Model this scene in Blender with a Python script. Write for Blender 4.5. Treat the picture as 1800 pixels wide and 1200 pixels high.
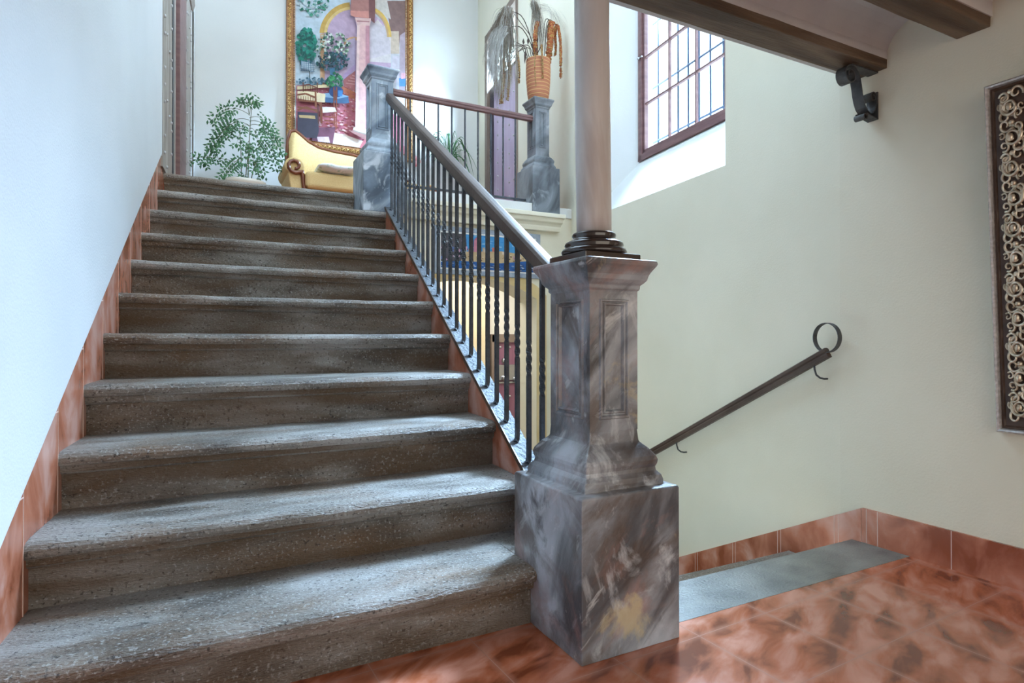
import bpy, bmesh, math, random
from mathutils import Vector, Matrix, noise as mnoise
R = math.radians
PI = math.pi
sc = bpy.context.scene
for o in list(bpy.data.objects): bpy.data.objects.remove(o, do_unlink=True)
COL = sc.collection

# ------------------------------------------------------------------ camera
cd = bpy.data.cameras.new('camera'); cam = bpy.data.objects.new('camera', cd); COL.objects.link(cam)
cd.sensor_width = 36.0; cd.lens = 1056.15/1800*36; cd.shift_y = -10.0/1800
cd.clip_start = 0.02; cd.clip_end = 200
cam.location = (0, 0, 0.8284); cam.rotation_euler = (PI/2+0.0046, 0, -0.4788)
sc.camera = cam

# ------------------------------------------------------------------ world, lamps, exposure
sc.view_settings.view_transform = 'Standard'; sc.view_settings.look = 'None'
sc.view_settings.gamma = 1.0; sc.view_settings.use_curve_mapping = False
sc.view_settings.exposure = .62
w = bpy.data.worlds.new('sky'); sc.world = w; w.use_nodes = True
nt = w.node_tree; nt.nodes.clear()
out = nt.nodes.new('ShaderNodeOutputWorld'); bg = nt.nodes.new('ShaderNodeBackground')
tc = nt.nodes.new('ShaderNodeTexCoord'); sep = nt.nodes.new('ShaderNodeSeparateXYZ')
cr = nt.nodes.new('ShaderNodeValToRGB')
cr.color_ramp.elements[0].position = 0.0; cr.color_ramp.elements[0].color = (1.0, .89, .74, 1)
cr.color_ramp.elements[1].position = 0.75; cr.color_ramp.elements[1].color = (.66, .84, 1.0, 1)
nt.links.new(tc.outputs['Generated'], sep.inputs[0]); nt.links.new(sep.outputs[2], cr.inputs[0])
nt.links.new(cr.outputs[0], bg.inputs[0]); bg.inputs[1].default_value = 1.75
nt.links.new(bg.outputs[0], out.inputs[0])

def area(name, loc, rot, sx, sy, power, color):
    l = bpy.data.lights.new(name, 'AREA'); l.shape = 'RECTANGLE'; l.size = sx; l.size_y = sy
    l.energy = power; l.color = color
    o = bpy.data.objects.new(name, l); COL.objects.link(o); o.location = loc; o.rotation_euler = rot
    return o
# unseen area lamp added above the stairwell to brighten the treads
area('stairwell_fill', (1.2, 3.6, 5.0), (0, 0, 0), 1.8, 2.2, 20, (.74, .87, 1.0))
def aim(a, b_): return (Vector(b_)-Vector(a)).to_track_quat('-Z', 'Y').to_euler()
# the patch of open sky above the courtyard, shining in through the stair window
area('courtyard_sky', (4.9, 4.2, 5.7), aim((4.9, 4.2, 5.7), (1.0, 1.5, .1)), 2.0, 2.0, 4600, (.52, .75, 1.0))
area('lower_hall_fill', (2.2, 4.9, 1.6), (0, 0, 0), .8, .6, 16, (1, .97, .92))  # unseen lamp added to brighten the hall behind the arch

# ------------------------------------------------------------------ materials
def mat(name, c1, c2=None, c3=None, rough=.6, metal=0, scale=6, detail=6, dist=0, stretch=(1, 1, 1), rot=(0, 0, 0), bump=0, bscale=60,
        coat=0, pos=(.35, .5, .65), rvar=0, spec=None):
    m = bpy.data.materials.new(name); m.use_nodes = True
    t = m.node_tree; b = t.nodes['Principled BSDF']
    b.inputs['Roughness'].default_value = rough; b.inputs['Metallic'].default_value = metal
    if coat: b.inputs['Coat Weight'].default_value = coat; b.inputs['Coat Roughness'].default_value = .15
    if spec is not None: b.inputs['Specular IOR Level'].default_value = spec
    tc = t.nodes.new('ShaderNodeTexCoord'); mp = t.nodes.new('ShaderNodeMapping')
    mp.vector_type = 'TEXTURE'; mp.inputs['Scale'].default_value = [1/q for q in stretch]; mp.inputs['Rotation'].default_value = rot
    t.links.new(tc.outputs['Object'], mp.inputs[0])
    if c2 is None: b.inputs['Base Color'].default_value = (*c1, 1)
    else:
        n = t.nodes.new('ShaderNodeTexNoise'); n.inputs['Scale'].default_value = scale
        n.inputs['Detail'].default_value = detail; n.inputs['Distortion'].default_value = dist
        t.links.new(mp.outputs[0], n.inputs['Vector'])
        r = t.nodes.new('ShaderNodeValToRGB'); e = r.color_ramp.elements
        e[0].position = pos[0]; e[0].color = (*c1, 1); e[1].position = pos[2]; e[1].color = (*(c3 or c2), 1)
        if c3: k = e.new(pos[1]); k.color = (*c2, 1)
        t.links.new(n.outputs['Fac'], r.inputs[0]); t.links.new(r.outputs[0], b.inputs['Base Color'])
        if rvar:
            mr = t.nodes.new('ShaderNodeMapRange'); mr.inputs['To Min'].default_value = rough-rvar; mr.inputs['To Max'].default_value = rough+rvar
            t.links.new(n.outputs['Fac'], mr.inputs[0]); t.links.new(mr.outputs[0], b.inputs['Roughness'])
    if bump:
        n2 = t.nodes.new('ShaderNodeTexNoise'); n2.inputs['Scale'].default_value = bscale; n2.inputs['Detail'].default_value = 5
        bp = t.nodes.new('ShaderNodeBump'); bp.inputs['Strength'].default_value = bump; bp.inputs['Distance'].default_value = .01
        t.links.new(mp.outputs[0], n2.inputs['Vector']); t.links.new(n2.outputs['Fac'], bp.inputs['Height']); t.links.new(bp.outputs[0], b.inputs['Normal'])
    return m

def mix_layer(m, c, scale, lo, hi, detail=5, dist=0, stretch=(1, 1, 1), rot=(0, 0, 0), amount=1.0, wave=False, nr=.5):
    """lay another colour of noise patches over a material's base colour"""
    t = m.node_tree; b = t.nodes['Principled BSDF']
    tc = t.nodes.new('ShaderNodeTexCoord'); mp = t.nodes.new('ShaderNodeMapping')
    mp.vector_type = 'TEXTURE'; mp.inputs['Scale'].default_value = [1/q for q in stretch]; mp.inputs['Rotation'].default_value = rot
    mp.inputs['Location'].default_value = (scale*1.7, -scale*.9, 3.1)
    t.links.new(tc.outputs['Object'], mp.inputs[0])
    if wave:
        n = t.nodes.new('ShaderNodeTexWave'); n.bands_direction = 'Z'; n.inputs['Scale'].default_value = scale; n.inputs['Distortion'].default_value = dist
        n.inputs['Detail'].default_value = detail; n.inputs['Detail Scale'].default_value = 1.2
    else:
        n = t.nodes.new('ShaderNodeTexNoise'); n.inputs['Scale'].default_value = scale; n.inputs['Detail'].default_value = detail
        n.inputs['Distortion'].default_value = dist; n.inputs['Roughness'].default_value = nr
    t.links.new(mp.outputs[0], n.inputs['Vector'])
    mr = t.nodes.new('ShaderNodeMapRange'); mr.inputs['From Min'].default_value = lo; mr.inputs['From Max'].default_value = hi
    mr.inputs['To Max'].default_value = amount
    t.links.new(n.outputs['Fac'], mr.inputs[0])
    mx = t.nodes.new('ShaderNodeMix'); mx.data_type = 'RGBA'; mx.inputs[7].default_value = (*c, 1)
    src = b.inputs['Base Color'].links[0].from_socket if b.inputs['Base Color'].links else None
    if src: t.links.new(src, mx.inputs[6])
    else: mx.inputs[6].default_value = b.inputs['Base Color'].default_value
    t.links.new(mr.outputs[0], mx.inputs[0]); t.links.new(mx.outputs[2], b.inputs['Base Color'])

M = {}
M['cream'] = mat('cream_plaster', (.70, .665, .53), (.76, .725, .59), scale=1.5, rough=.75, bump=.10, bscale=130)
M['white'] = mat('white_plaster', (.62, .635, .62), (.67, .685, .67), scale=1.3, rough=.75, bump=.08, bscale=130)
M['pale'] = mat('pale_plaster', (.60, .62, .63), (.65, .67, .68), scale=1.6, rough=.65, bump=.13, bscale=130)
M['edge'] = mat('plaster_edge', (.62, .62, .56), (.74, .74, .68), scale=12, rough=.8, bump=.5, bscale=60)
M['ochre'] = mat('ochre_paint', (.62, .47, .22), (.68, .54, .30), scale=4, rough=.75, bump=.15)
M['vault'] = mat('whitewashed_vault', (.60, .58, .57), (.68, .66, .64), scale=5, rough=.8, bump=.3, bscale=40)
M['stone'] = mat('worn_grey_stone', (.12, .105, .088), (.25, .235, .21), (.39, .38, .36), scale=4, detail=10, dist=.3, stretch=(.8, 2.4, 2.4), rough=.38, bump=.9, bscale=110, rvar=.12)
mix_layer(M['stone'], (.20, .115, .055), 3.2, .48, .70, detail=9, dist=.5, stretch=(.7, 2.0, 3.0), amount=.7)
mix_layer(M['stone'], (.05, .04, .032), 4.5, .58, .72, detail=9, dist=.4, stretch=(.7, 2.0, 3.0), amount=.6)
mix_layer(M['stone'], (.52, .53, .52), 130, .57, .66, detail=3, amount=.6)
mix_layer(M['stone'], (.025, .022, .02), 95, .60, .68, detail=3, amount=.8)
M['riser'] = M['stone'].copy(); M['riser'].name = 'stained_shaded_riser_stone'  # brown stain on the risers, with their shade also put into the colour
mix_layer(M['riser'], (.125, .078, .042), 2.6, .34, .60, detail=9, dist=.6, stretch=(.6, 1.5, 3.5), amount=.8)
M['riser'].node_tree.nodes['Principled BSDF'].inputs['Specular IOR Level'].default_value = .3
M['slate'] = mat('slate_slab', (.13, .14, .13), (.27, .28, .26), scale=7, detail=8, rough=.32, bump=.5, bscale=110, rvar=.1)
M['terra'] = mat('glazed_terracotta', (.27, .070, .030), (.46, .165, .095), (.60, .33, .26), scale=6, detail=9, dist=.5, stretch=(1.1, 1.1, .8), rough=.24, bump=.06, bscale=30, coat=.25, pos=(.36, .5, .64))
M['grout'] = mat('pale_grout', (.62, .42, .36), (.7, .5, .42), scale=20, rough=.5)
M['iron'] = mat('wrought_iron', (.035, .042, .052), (.065, .075, .09), scale=25, rough=.42, metal=.3, bump=.35, bscale=120)
M['iron2'] = mat('grey_forged_iron', (.05, .055, .06), (.10, .105, .11), scale=18, rough=.5, metal=.4, bump=.3, bscale=90)
M['railwood'] = mat('dark_rail_wood', (.055, .035, .028), (.10, .07, .058), scale=3, detail=8, dist=.5, stretch=(8, 1, 1), rough=.45, bump=.12, bscale=40, spec=.35)
M['plumwood'] = mat('plum_painted_wood', (.15, .075, .075), (.21, .115, .11), scale=5, stretch=(1, 1, 6), rough=.45)
M['beam'] = mat('aged_beam_wood', (.06, .034, .018), (.12, .073, .04), (.19, .13, .085), scale=3.5, detail=9, dist=.6, stretch=(.5, 5, 5), rough=.6, bump=.5, bscale=30)
M['black'] = mat('glossy_black_stone', (.018, .012, .010), (.035, .022, .017), scale=8, rough=.14, coat=.5)
M['marble'] = mat('rose_grey_marble', (.56, .54, .53), (.64, .62, .60), (.45, .40, .36), scale=5, detail=8, dist=.8, stretch=(1.6, 1.6, .35), rough=.33)
mix_layer(M['marble'], (.32, .23, .18), 5.2, .52, .66, dist=.8, stretch=(1.6, 1.6, .28), amount=.5)
M['faux'] = mat('painted_marbling', (.08, .088, .10), (.26, .285, .315), (.46, .50, .55), scale=3.0, detail=10, dist=.7, stretch=(1.8, 1.8, .6), rot=(.35, .6, .2), rough=.30, bump=.3, bscale=26, coat=.12, pos=(.38, .5, .62))
mix_layer(M['faux'], (.10, .070, .052), 2.4, .46, .60, detail=10, dist=.7, stretch=(2, 2, .6), rot=(-.3, .9, .2), amount=.75, nr=.62)
mix_layer(M['faux'], (.36, .215, .19), 2.6, .54, .66, detail=10, dist=.5, stretch=(2.3, 2.3, .45), rot=(-.3, .95, .2), amount=.62, nr=.62)
mix_layer(M['faux'], (.60, .64, .67), 3.4, .55, .67, detail=10, dist=.6, stretch=(2.6, 2.6, .42), rot=(.55, -.5, .5), amount=.78, nr=.64)
mix_layer(M['faux'], (.55, .47, .28), 2.6, .63, .70, detail=10, dist=.5, stretch=(1.5, 1.5, 1), amount=.75, nr=.64)
mix_layer(M['faux'], (.03, .028, .03), 3.3, .58, .68, detail=10, dist=.6, stretch=(2.2, 2.2, .5), rot=(.4, .8, .5), amount=.75, nr=.62)
mix_layer(M['faux'], (.66, .69, .70), 5.0, .62, .68, detail=10, dist=.5, stretch=(3.4, 3.4, .35), rot=(.5, .75, .5), amount=.55, nr=.64)
M['faux_grey'] = mat('grey_painted_marbling', (.06, .07, .08), (.14, .16, .18), (.24, .265, .29), scale=3.6, detail=10, dist=.8, stretch=(1.6, 1.6, .6), rot=(.35, .6, .2), rough=.4, bump=.25, bscale=22, pos=(.38, .5, .62))
mix_layer(M['faux_grey'], (.42, .46, .49), 3.6, .58, .70, detail=10, dist=.7, stretch=(2.4, 2.4, .42), rot=(.55, -.5, .5), amount=.6, nr=.6)
M['faux_blue'] = mat('blue_painted_marbling', (.075, .10, .135), (.19, .24, .30), (.40, .46, .52), scale=3.4, detail=9, dist=1.0, stretch=(1.8, 1.8, .5), rot=(.4, .6, .3), rough=.35, bump=.2, bscale=18, pos=(.35, .5, .65))
mix_layer(M['faux_blue'], (.66, .71, .76), 3.8, .53, .66, detail=10, dist=.7, stretch=(2.4, 2.4, .4), rot=(-.5, .8, .5), amount=.85, nr=.62)
M['gold'] = mat('gilt_moulding', (.30, .14, .04), (.62, .40, .13), (.80, .60, .26), scale=60, detail=3, rough=.35, metal=.75, bump=.8, bscale=70)
M['golddark'] = mat('dark_gilt_wood', (.20, .085, .03), (.33, .16, .06), scale=30, rough=.4, metal=.3)
M['champagne'] = mat('champagne_carving', (.45, .39, .29), (.74, .67, .54), scale=30, rough=.3, metal=.7)
M['silver'] = mat('silver_moulding', (.42, .41, .40), (.62, .61, .6), scale=90, rough=.35, metal=.6, bump=.3, bscale=150)
M['brownwood'] = mat('dark_brown_wood', (.05, .026, .015), (.09, .05, .03), scale=12, rough=.4)
M['mirror'] = mat('mirror_glass', (.8, .82, .83), rough=.03, metal=1)
M['yellow'] = mat('yellow_upholstery', (.66, .47, .20), (.74, .56, .27), scale=120, rough=.85, bump=.1, bscale=200)
M['redwood'] = mat('polished_red_wood', (.14, .035, .015), (.22, .07, .03), scale=8, rough=.25, coat=.4)
M['pillow'] = mat('patterned_white_cloth', (.32, .50, .40), (.80, .82, .80), (.82, .84, .83), scale=26, detail=3, rough=.9, pos=(.30, .42, .7))
M['leaf'] = mat('green_leaf', (.012, .065, .022), (.035, .15, .045), scale=30, rough=.45)
M['leaf2'] = mat('light_leaf', (.03, .13, .045), (.08, .22, .08), scale=30, rough=.45)
M['leafw'] = mat('pale_variegated_leaf', (.55, .66, .55), (.68, .72, .66), scale=30, rough=.5)
M['stem'] = mat('plant_stem', (.07, .10, .04), (.14, .12, .06), scale=30, rough=.6)
M['potwhite'] = mat('cream_glazed_pot', (.70, .66, .56), (.76, .72, .63), scale=8, rough=.3)
M['soil'] = mat('potting_soil', (.03, .02, .012), (.06, .04, .025), scale=60, rough=.95, bump=.6)
M['studwood'] = mat('weathered_door_wood', (.23, .20, .17), (.33, .30, .26), (.40, .37, .33), scale=6, detail=8, stretch=(3, 3, .4), rough=.6, bump=.2)
M['stud'] = mat('iron_door_stud', (.50, .50, .50), rough=.3, metal=.35)
M['darkgap'] = mat('dark_door_edge', (.035, .03, .04), (.06, .05, .06), scale=10, rough=.5)
M['lilac'] = mat('lilac_door_paint', (.42, .32, .44), (.50, .41, .53), scale=5, stretch=(2, 2, .5), rough=.5)
M['mauve'] = mat('mauve_door_paint', (.24, .10, .16), (.30, .14, .20), scale=6, stretch=(4, 4, .3), rough=.45)
M['taupe'] = mat('taupe_frame_paint', (.20, .15, .12), (.26, .20, .16), scale=6, rough=.55)
M['steel'] = mat('bright_steel', (.5, .52, .55), rough=.25, metal=.9)
M['facade'] = mat('white_courtyard_wall', (.80, .82, .86), (.84, .85, .88), scale=1.5, rough=.8)
M['lavender'] = mat('lavender_courtyard_panel', (.60, .60, .74), (.68, .68, .80), scale=2, rough=.8)
M['terravase'] = mat('banded_terracotta', (.42, .15, .075), (.52, .22, .11), scale=4, stretch=(1, 1, 14), rough=.65, bump=.3, bscale=20)
mix_layer(M['terravase'], (.70, .48, .18), 11, .93, .985, detail=1, dist=.25, stretch=(0.3, 0.3, 1), wave=True)
M['amaranth'] = mat('rust_amaranth', (.28, .06, .025), (.40, .11, .04), (.45, .30, .08), scale=90, detail=2, rough=.85, bump=.6, bscale=200)
M['amaranth2'] = mat('faded_amaranth', (.20, .09, .035), (.40, .29, .11), (.30, .07, .025), scale=80, detail=2, rough=.85, bump=.6, bscale=200)
M['plume'] = mat('grey_brown_plume', (.17, .135, .10), (.30, .26, .21), scale=14, rough=.9)
M['plumew'] = mat('silver_plume', (.40, .40, .38), (.55, .55, .53), scale=14, rough=.9)
M['twig'] = mat('dark_twig', (.05, .03, .025), rough=.7)
# window glass
g = bpy.data.materials.new('window_glass'); g.use_nodes = True
t = g.node_tree; t.nodes.clear()
o_ = t.nodes.new('ShaderNodeOutputMaterial'); tr = t.nodes.new('ShaderNodeBsdfTransparent'); gl = t.nodes.new('ShaderNodeBsdfGlossy'); mx = t.nodes.new('ShaderNodeMixShader')
tr.inputs[0].default_value = (.97, .985, 1, 1); gl.inputs['Roughness'].default_value = .02; mx.inputs[0].default_value = .06
t.links.new(tr.outputs[0], mx.inputs[1]); t.links.new(gl.outputs[0], mx.inputs[2]); t.links.new(mx.outputs[0], o_.inputs[0]); M['glass'] = g

def pmat(name, c, rough=.8):
    if name not in M: M[name] = mat(name, tuple(x*.66+.008 for x in c), tuple(x*.82+.01 for x in c), scale=22, rough=rough)
    return M[name]

# terracotta floor: square tiles with fine pale joints
def floor_mat():
    m = mat('terracotta_floor_tiles', (.17, .036, .012), (.40, .115, .050), (.58, .255, .175), scale=5.5, detail=10, dist=.45, stretch=(1, 2.4, 1), rot=(0, 0, .5), rough=.17, bump=.05, bscale=14, coat=.25, pos=(.36, .5, .66), rvar=.07)
    t = m.node_tree; b = t.nodes['Principled BSDF']
    tc = t.nodes.new('ShaderNodeTexCoord'); mp = t.nodes.new('ShaderNodeMapping'); mp.vector_type = 'TEXTURE'
    mp.inputs['Location'].default_value = (.968, .952, 0); mp.inputs['Rotation'].default_value = (0, 0, R(2.5))
    t.links.new(tc.outputs['Object'], mp.inputs[0])
    br = t.nodes.new('ShaderNodeTexBrick'); br.offset = 0; br.inputs['Scale'].default_value = 1
    br.inputs['Brick Width'].default_value = .2805; br.inputs['Row Height'].default_value = .285
    br.inputs['Mortar Size'].default_value = .0016; br.inputs['Mortar Smooth'].default_value = .3
    t.links.new(mp.outputs[0], br.inputs['Vector'])
    mx = t.nodes.new('ShaderNodeMix'); mx.data_type = 'RGBA'; mx.inputs[7].default_value = (.42, .20, .15, 1)
    t.links.new(b.inputs['Base Color'].links[0].from_socket, mx.inputs[6]); t.links.new(br.outputs['Fac'], mx.inputs[0])
    # a pale bloom near each tile's edge
    br2 = t.nodes.new('ShaderNodeTexBrick'); br2.offset = 0; br2.inputs['Scale'].default_value = 1
    br2.inputs['Brick Width'].default_value = .2805; br2.inputs['Row Height'].default_value = .285
    br2.inputs['Mortar Size'].default_value = .022; br2.inputs['Mortar Smooth'].default_value = 1
    nz = t.nodes.new('ShaderNodeTexNoise'); nz.inputs['Scale'].default_value = 9; nz.inputs['Detail'].default_value = 4
    t.links.new(mp.outputs[0], nz.inputs['Vector'])
    t.links.new(mp.outputs[0], br2.inputs['Vector'])
    mu = t.nodes.new('ShaderNodeMath'); mu.operation = 'MULTIPLY'
    t.links.new(br2.outputs['Fac'], mu.inputs[0]); t.links.new(nz.outputs['Fac'], mu.inputs[1])
    mx2 = t.nodes.new('ShaderNodeMix'); mx2.data_type = 'RGBA'; mx2.inputs[7].default_value = (.46, .20, .13, 1)
    t.links.new(mu.outputs[0], mx2.inputs[0]); t.links.new(mx.outputs[2], mx2.inputs[6])
    t.links.new(mx2.outputs[2], b.inputs['Base Color'])
    bp = t.nodes.new('ShaderNodeBump'); bp.inputs['Strength'].default_value = .35; bp.inputs['Distance'].default_value = .004; bp.invert = True
    old = b.inputs['Normal'].links[0].from_socket
    t.links.new(br.outputs['Fac'], bp.inputs['Height']); t.links.new(old, bp.inputs['Normal']); t.links.new(bp.outputs[0], b.inputs['Normal'])
    return m
M['floor'] = floor_mat()

# ------------------------------------------------------------------ mesh helpers
class MB:
    def __init__(s): s.v = []; s.f = []; s.m = []; s.sm = []
    def add(s, vs, fs, mi=0, smooth=False):
        n = len(s.v); s.v += [tuple(v) for v in vs]
        for f in fs: s.f.append([i+n for i in f]); s.m.append(mi); s.sm.append(smooth)
        return s
    def box(s, x0, x1, y0, y1, z0, z1, mi=0):
        return s.add([(x0,y0,z0),(x1,y0,z0),(x1,y1,z0),(x0,y1,z0),(x0,y0,z1),(x1,y0,z1),(x1,y1,z1),(x0,y1,z1)],
              [(0,3,2,1),(4,5,6,7),(0,1,5,4),(1,2,6,5),(2,3,7,6),(3,0,4,7)], mi)
    def quad(s, a, b, c, d, mi=0): return s.add([a, b, c, d], [(0,1,2,3)], mi)
    def loft(s, loops, mi=0, smooth=False, closed=True, caps=True):
        """loops: lists of equal length of points"""
        n = len(loops[0]); vs = [p for l in loops for p in l]; fs = []
        for i in range(len(loops)-1):
            for j in range(n if closed else n-1):
                k = (j+1) % n
                fs.append((i*n+j, i*n+k, (i+1)*n+k, (i+1)*n+j))
        s.add(vs, fs, mi, smooth)
        if caps and closed:
            s.add(loops[0], [tuple(range(n))[::-1]], mi); s.add(loops[-1], [tuple(range(n))], mi)
        return s
    def prism(s, pts, y0, y1, axis='y', mi=0):
        """pts in the plane across the axis, extruded along it"""
        def P(p, t):
            return {'y': (p[0], t, p[1]), 'x': (t, p[0], p[1]), 'z': (p[0], p[1], t)}[axis]
        return s.loft([[P(p, y0) for p in pts], [P(p, y1) for p in pts]], mi)
    def lathe(s, prof, c=(0, 0, 0), n=32, mi=0, smooth=True, caps=True):
        loops = [[(c[0]+r*math.cos(2*PI*i/n), c[1]+r*math.sin(2*PI*i/n), c[2]+z) for i in range(n)] for r, z in prof]
        return s.loft(loops, mi, smooth, caps=caps)
    def tube(s, path, r, n=8, mi=0, smooth=True, caps=True, flat=None, twist=0, up=(0, 0, 1)):
        path = [Vector(p) for p in path]; loops = []
        ref = Vector(up)
        for i, p in enumerate(path):
            t = (path[min(i+1, len(path)-1)]-path[max(i-1, 0)]).normalized()
            a = t.cross(ref)
            if a.length < 1e-3: a = t.cross(Vector((1, 0, 0)))
            a.normalize(); bb = a.cross(t).normalized()
            rr = r(i/(len(path)-1)) if callable(r) else r
            ang0 = twist(i/(len(path)-1)) if callable(twist) else twist
            fl = flat or 1
            loops.append([tuple(p+a*math.cos(2*PI*j/n+ang0)*rr+bb*math.sin(2*PI*j/n+ang0)*rr*fl) for j in range(n)])
        return s.loft(loops, mi, smooth, caps=caps)
    def sweep(s, path, sect, frame, mi=0, smooth=False):
        """sect: 2D points; frame(i)->(a,b) axes"""
        loops = []
        for i, p in enumerate(path):
            a, b = frame(i); a = Vector(a); b = Vector(b)
            loops.append([tuple(Vector(p)+a*q[0]+b*q[1]) for q in sect])
        return s.loft(loops, mi, smooth)
    def ball(s, c, r, n=8, mi=0, sq=(1, 1, 1)):
        loops = []
        for i in range(1, n//2+1):
            th = PI*i/(n//2+1)
            loops.append([(c[0]+r*sq[0]*math.sin(th)*math.cos(2*PI*j/n), c[1]+r*sq[1]*math.sin(th)*math.sin(2*PI*j/n), c[2]+r*sq[2]*math.cos(th)) for j in range(n)])
        return s.loft(loops, mi, True)
    def build(s, name, mats, parent=None, bevel=0, seg=2, fix=True, sub=0):
        me = bpy.data.meshes.new(name); me.from_pydata(s.v, [], s.f)
        for mm in (mats if isinstance(mats, (list, tuple)) else [mats]): me.materials.append(M[mm] if isinstance(mm, str) else mm)
        for i, p in enumerate(me.polygons): p.material_index = s.m[i]; p.use_smooth = s.sm[i]
        if fix:
            bm = bmesh.new(); bm.from_mesh(me); bmesh.ops.remove_doubles(bm, verts=bm.verts, dist=1e-5)
            bmesh.ops.recalc_face_normals(bm, faces=bm.faces); bm.to_mesh(me); bm.free()
        o = bpy.data.objects.new(name, me); COL.objects.link(o)
        if parent: o.parent = parent
        if bevel:
            md = o.modifiers.new('b', 'BEVEL'); md.width = bevel; md.segments = seg; md.limit_method = 'ANGLE'; md.angle_limit = R(35)
        if sub:
            md = o.modifiers.new('s', 'SUBSURF'); md.levels = sub; md.render_levels = sub
        return o

def tag(o, label=None, cat=None, group=None, kind=None):
    if label: o['label'] = label
    if cat: o['category'] = cat
    if group: o['group'] = group
    if kind: o['kind'] = kind
    return o
def struct(o): o['kind'] = 'structure'; return o
def empty(name, loc, label=None, cat=None, group=None, kind=None, rz=0):
    o = bpy.data.objects.new(name, None); COL.objects.link(o); o.location = loc; o.rotation_euler = (0, 0, rz)
    o.empty_display_size = .05
    return tag(o, label, cat, group, kind)
def off(mb, o, extra=(0, 0, 0)):
    """shift the collected vertices so they are local to an empty"""
    l = o.location; mb.v = [(v[0]-l[0]+extra[0], v[1]-l[1]+extra[1], v[2]-l[2]+extra[2]) for v in mb.v]; return mb
def part(mb, name, m, root, **k):
    off(mb, root); return mb.build(name, m, root, **k)

# ------------------------------------------------------------------ the geometry of the staircase
RISE, GO = .17, .2808
def YN(k): return 1.4958 if k == 1 else 1.2391+GO*k
def XL(y): return -.3962+.0655*(y-1.2391)
def XR(y): return .9611+.0602*(y-1.2391)
def ZN(y): return (y-1.2391)/GO*RISE
SX = .108
def WX(y, d=0): return 2.409+SX*(y-1.62)+d     # the bent stairwell wall
LAND = 1.87; LOWZ = -1.30

# ------------------------------------------------------------------ setting
mb = MB()
mb.add([(-4, -7, 0), (2.409, -7, 0), (2.409, 1.335, 0), (1.0, 1.335, 0), (1.0, 1.62, 0), (-4, 1.62, 0)], [(0,1,2,3,4,5)])
mb.add([(-4, -7, -.12), (2.409, -7, -.12), (2.409, 1.335, -.12), (1.0, 1.335, -.12), (1.0, 1.62, -.12), (-4, 1.62, -.12)], [(5,4,3,2,1,0)])
mb.quad((1.0,1.335,0),(2.409,1.335,0),(2.409,1.335,-.12),(1.0,1.335,-.12))
struct(mb.build('floor', 'floor', fix=False))

# left wall: lower part flush with the tile skirting, upper plaster a little proud
def skirt_top(y): return ZN(y)+.147+.005*(y-1.6)
mb = MB(); ys = [-1.6]+[YN(1)-.3+i*(4.165-1.2)/24 for i in range(25)]
TOP = 5.3
mb.quad((XL(-1.6)-.02,-1.6,0), (XL(4.165)-.02,4.165,0), (XL(4.165)-.02,4.165,TOP), (XL(-1.6)-.02,-1.6,TOP))
def stl(y): return max(skirt_top(y), .15)
ys = [-1.6, 1.15] + [1.15+(4.165-1.15)*i/20 for i in range(1, 21)]
for a, c in zip(ys, ys[1:]):
    mb.quad((XL(a), a, stl(a)+.012), (XL(c), c, stl(c)+.012), (XL(c), c, TOP), (XL(a), a, TOP), 0)
    mb.quad((XL(a)-.016, a, stl(a)-.006), (XL(c)-.016, c, stl(c)-.006), (XL(c), c, stl(c)+.012), (XL(a), a, stl(a)+.012), 1)
# wall end and its thickness
y = 4.165
mb.quad((XL(y), y, stl(y)-.006), (XL(y)-.3, y, stl(y)-.006), (XL(y)-.3, y, TOP), (XL(y), y, TOP), 0)
mb.quad((XL(y)-.02, y, 0), (XL(y)-.3, y, 0), (XL(y)-.3, y, stl(y)), (XL(y)-.02, y, stl(y)), 0)
mb.quad((XL(-1.6)-.3,-1.6,0), (XL(4.165)-.3,4.165,0), (XL(4.165)-.3,4.165,TOP), (XL(-1.6)-.3,-1.6,TOP))
mb.quad((XL(-1.6)-.3,-1.6,0), (XL(-1.6),-1.6,0), (XL(-1.6),-1.6,TOP), (XL(-1.6)-.3,-1.6,TOP))
struct(mb.build('wall_left', ['pale', 'edge'], fix=False))

# stepped tile skirting up the left wall
mb = MB()
ys = [1.15+(4.325-1.15)*i/24 for i in range(25)]
for a, c in zip(ys, ys[1:]):
    za, zc = max(stl(a), 0), max(stl(c), 0); ba, bc = max(0, ZN(a)-.34), max(0, ZN(c)-.34)
    mb.quad((XL(a)-.012, a, ba), (XL(c)-.012, c, bc), (XL(c)-.012, c, zc), (XL(a)-.012, a, za))
    mb.quad((XL(a)-.012, a, za), (XL(c)-.012, c, zc), (XL(c)-.02, c, zc), (XL(a)-.02, a, za))
for k in range(1, 12):
    y = YN(k)-.004
    if y < 4.3:
        z0 = RISE*k; z1 = stl(y)
        mb.box(XL(y)-.013, XL(y)-.0105, y, y+.0035, RISE*(k-1), z1, 1)
        z2 = z1-.035; y2 = y-.052
        mb.add([(XL(y)-.0105, y, z2), (XL(y)-.0105, y, z2+.004), (XL(y2)-.0105, y2, z2+.004), (XL(y2)-.0105, y2, z2)], [(0,1,2,3)], 1)
tag(mb.build('baseboard_left', ['terra', 'grout'], fix=False), kind='structure')

# right wall (flat stretch with the mirror)
mb = MB(); xr = 2.409
mb.quad((xr, -1.6, 0), (xr, 1.62, 0), (xr, 1.62, TOP), (xr, -1.6, TOP))
mb.quad((xr+.4, -1.6, 0), (xr+.4, 1.62, 0), (xr+.4, 1.62, TOP), (xr+.4, -1.6, TOP))
mb.quad((xr, -1.6, 0), (xr+.4, -1.6, 0), (xr+.4, -1.6, TOP), (xr, -1.6, TOP))
mb.quad((xr, 1.335, 0), (xr, 1.62, 0), (xr, 1.62, LOWZ), (xr, 1.335, LOWZ))
struct(mb.build('wall_right', 'cream', fix=False))

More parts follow.
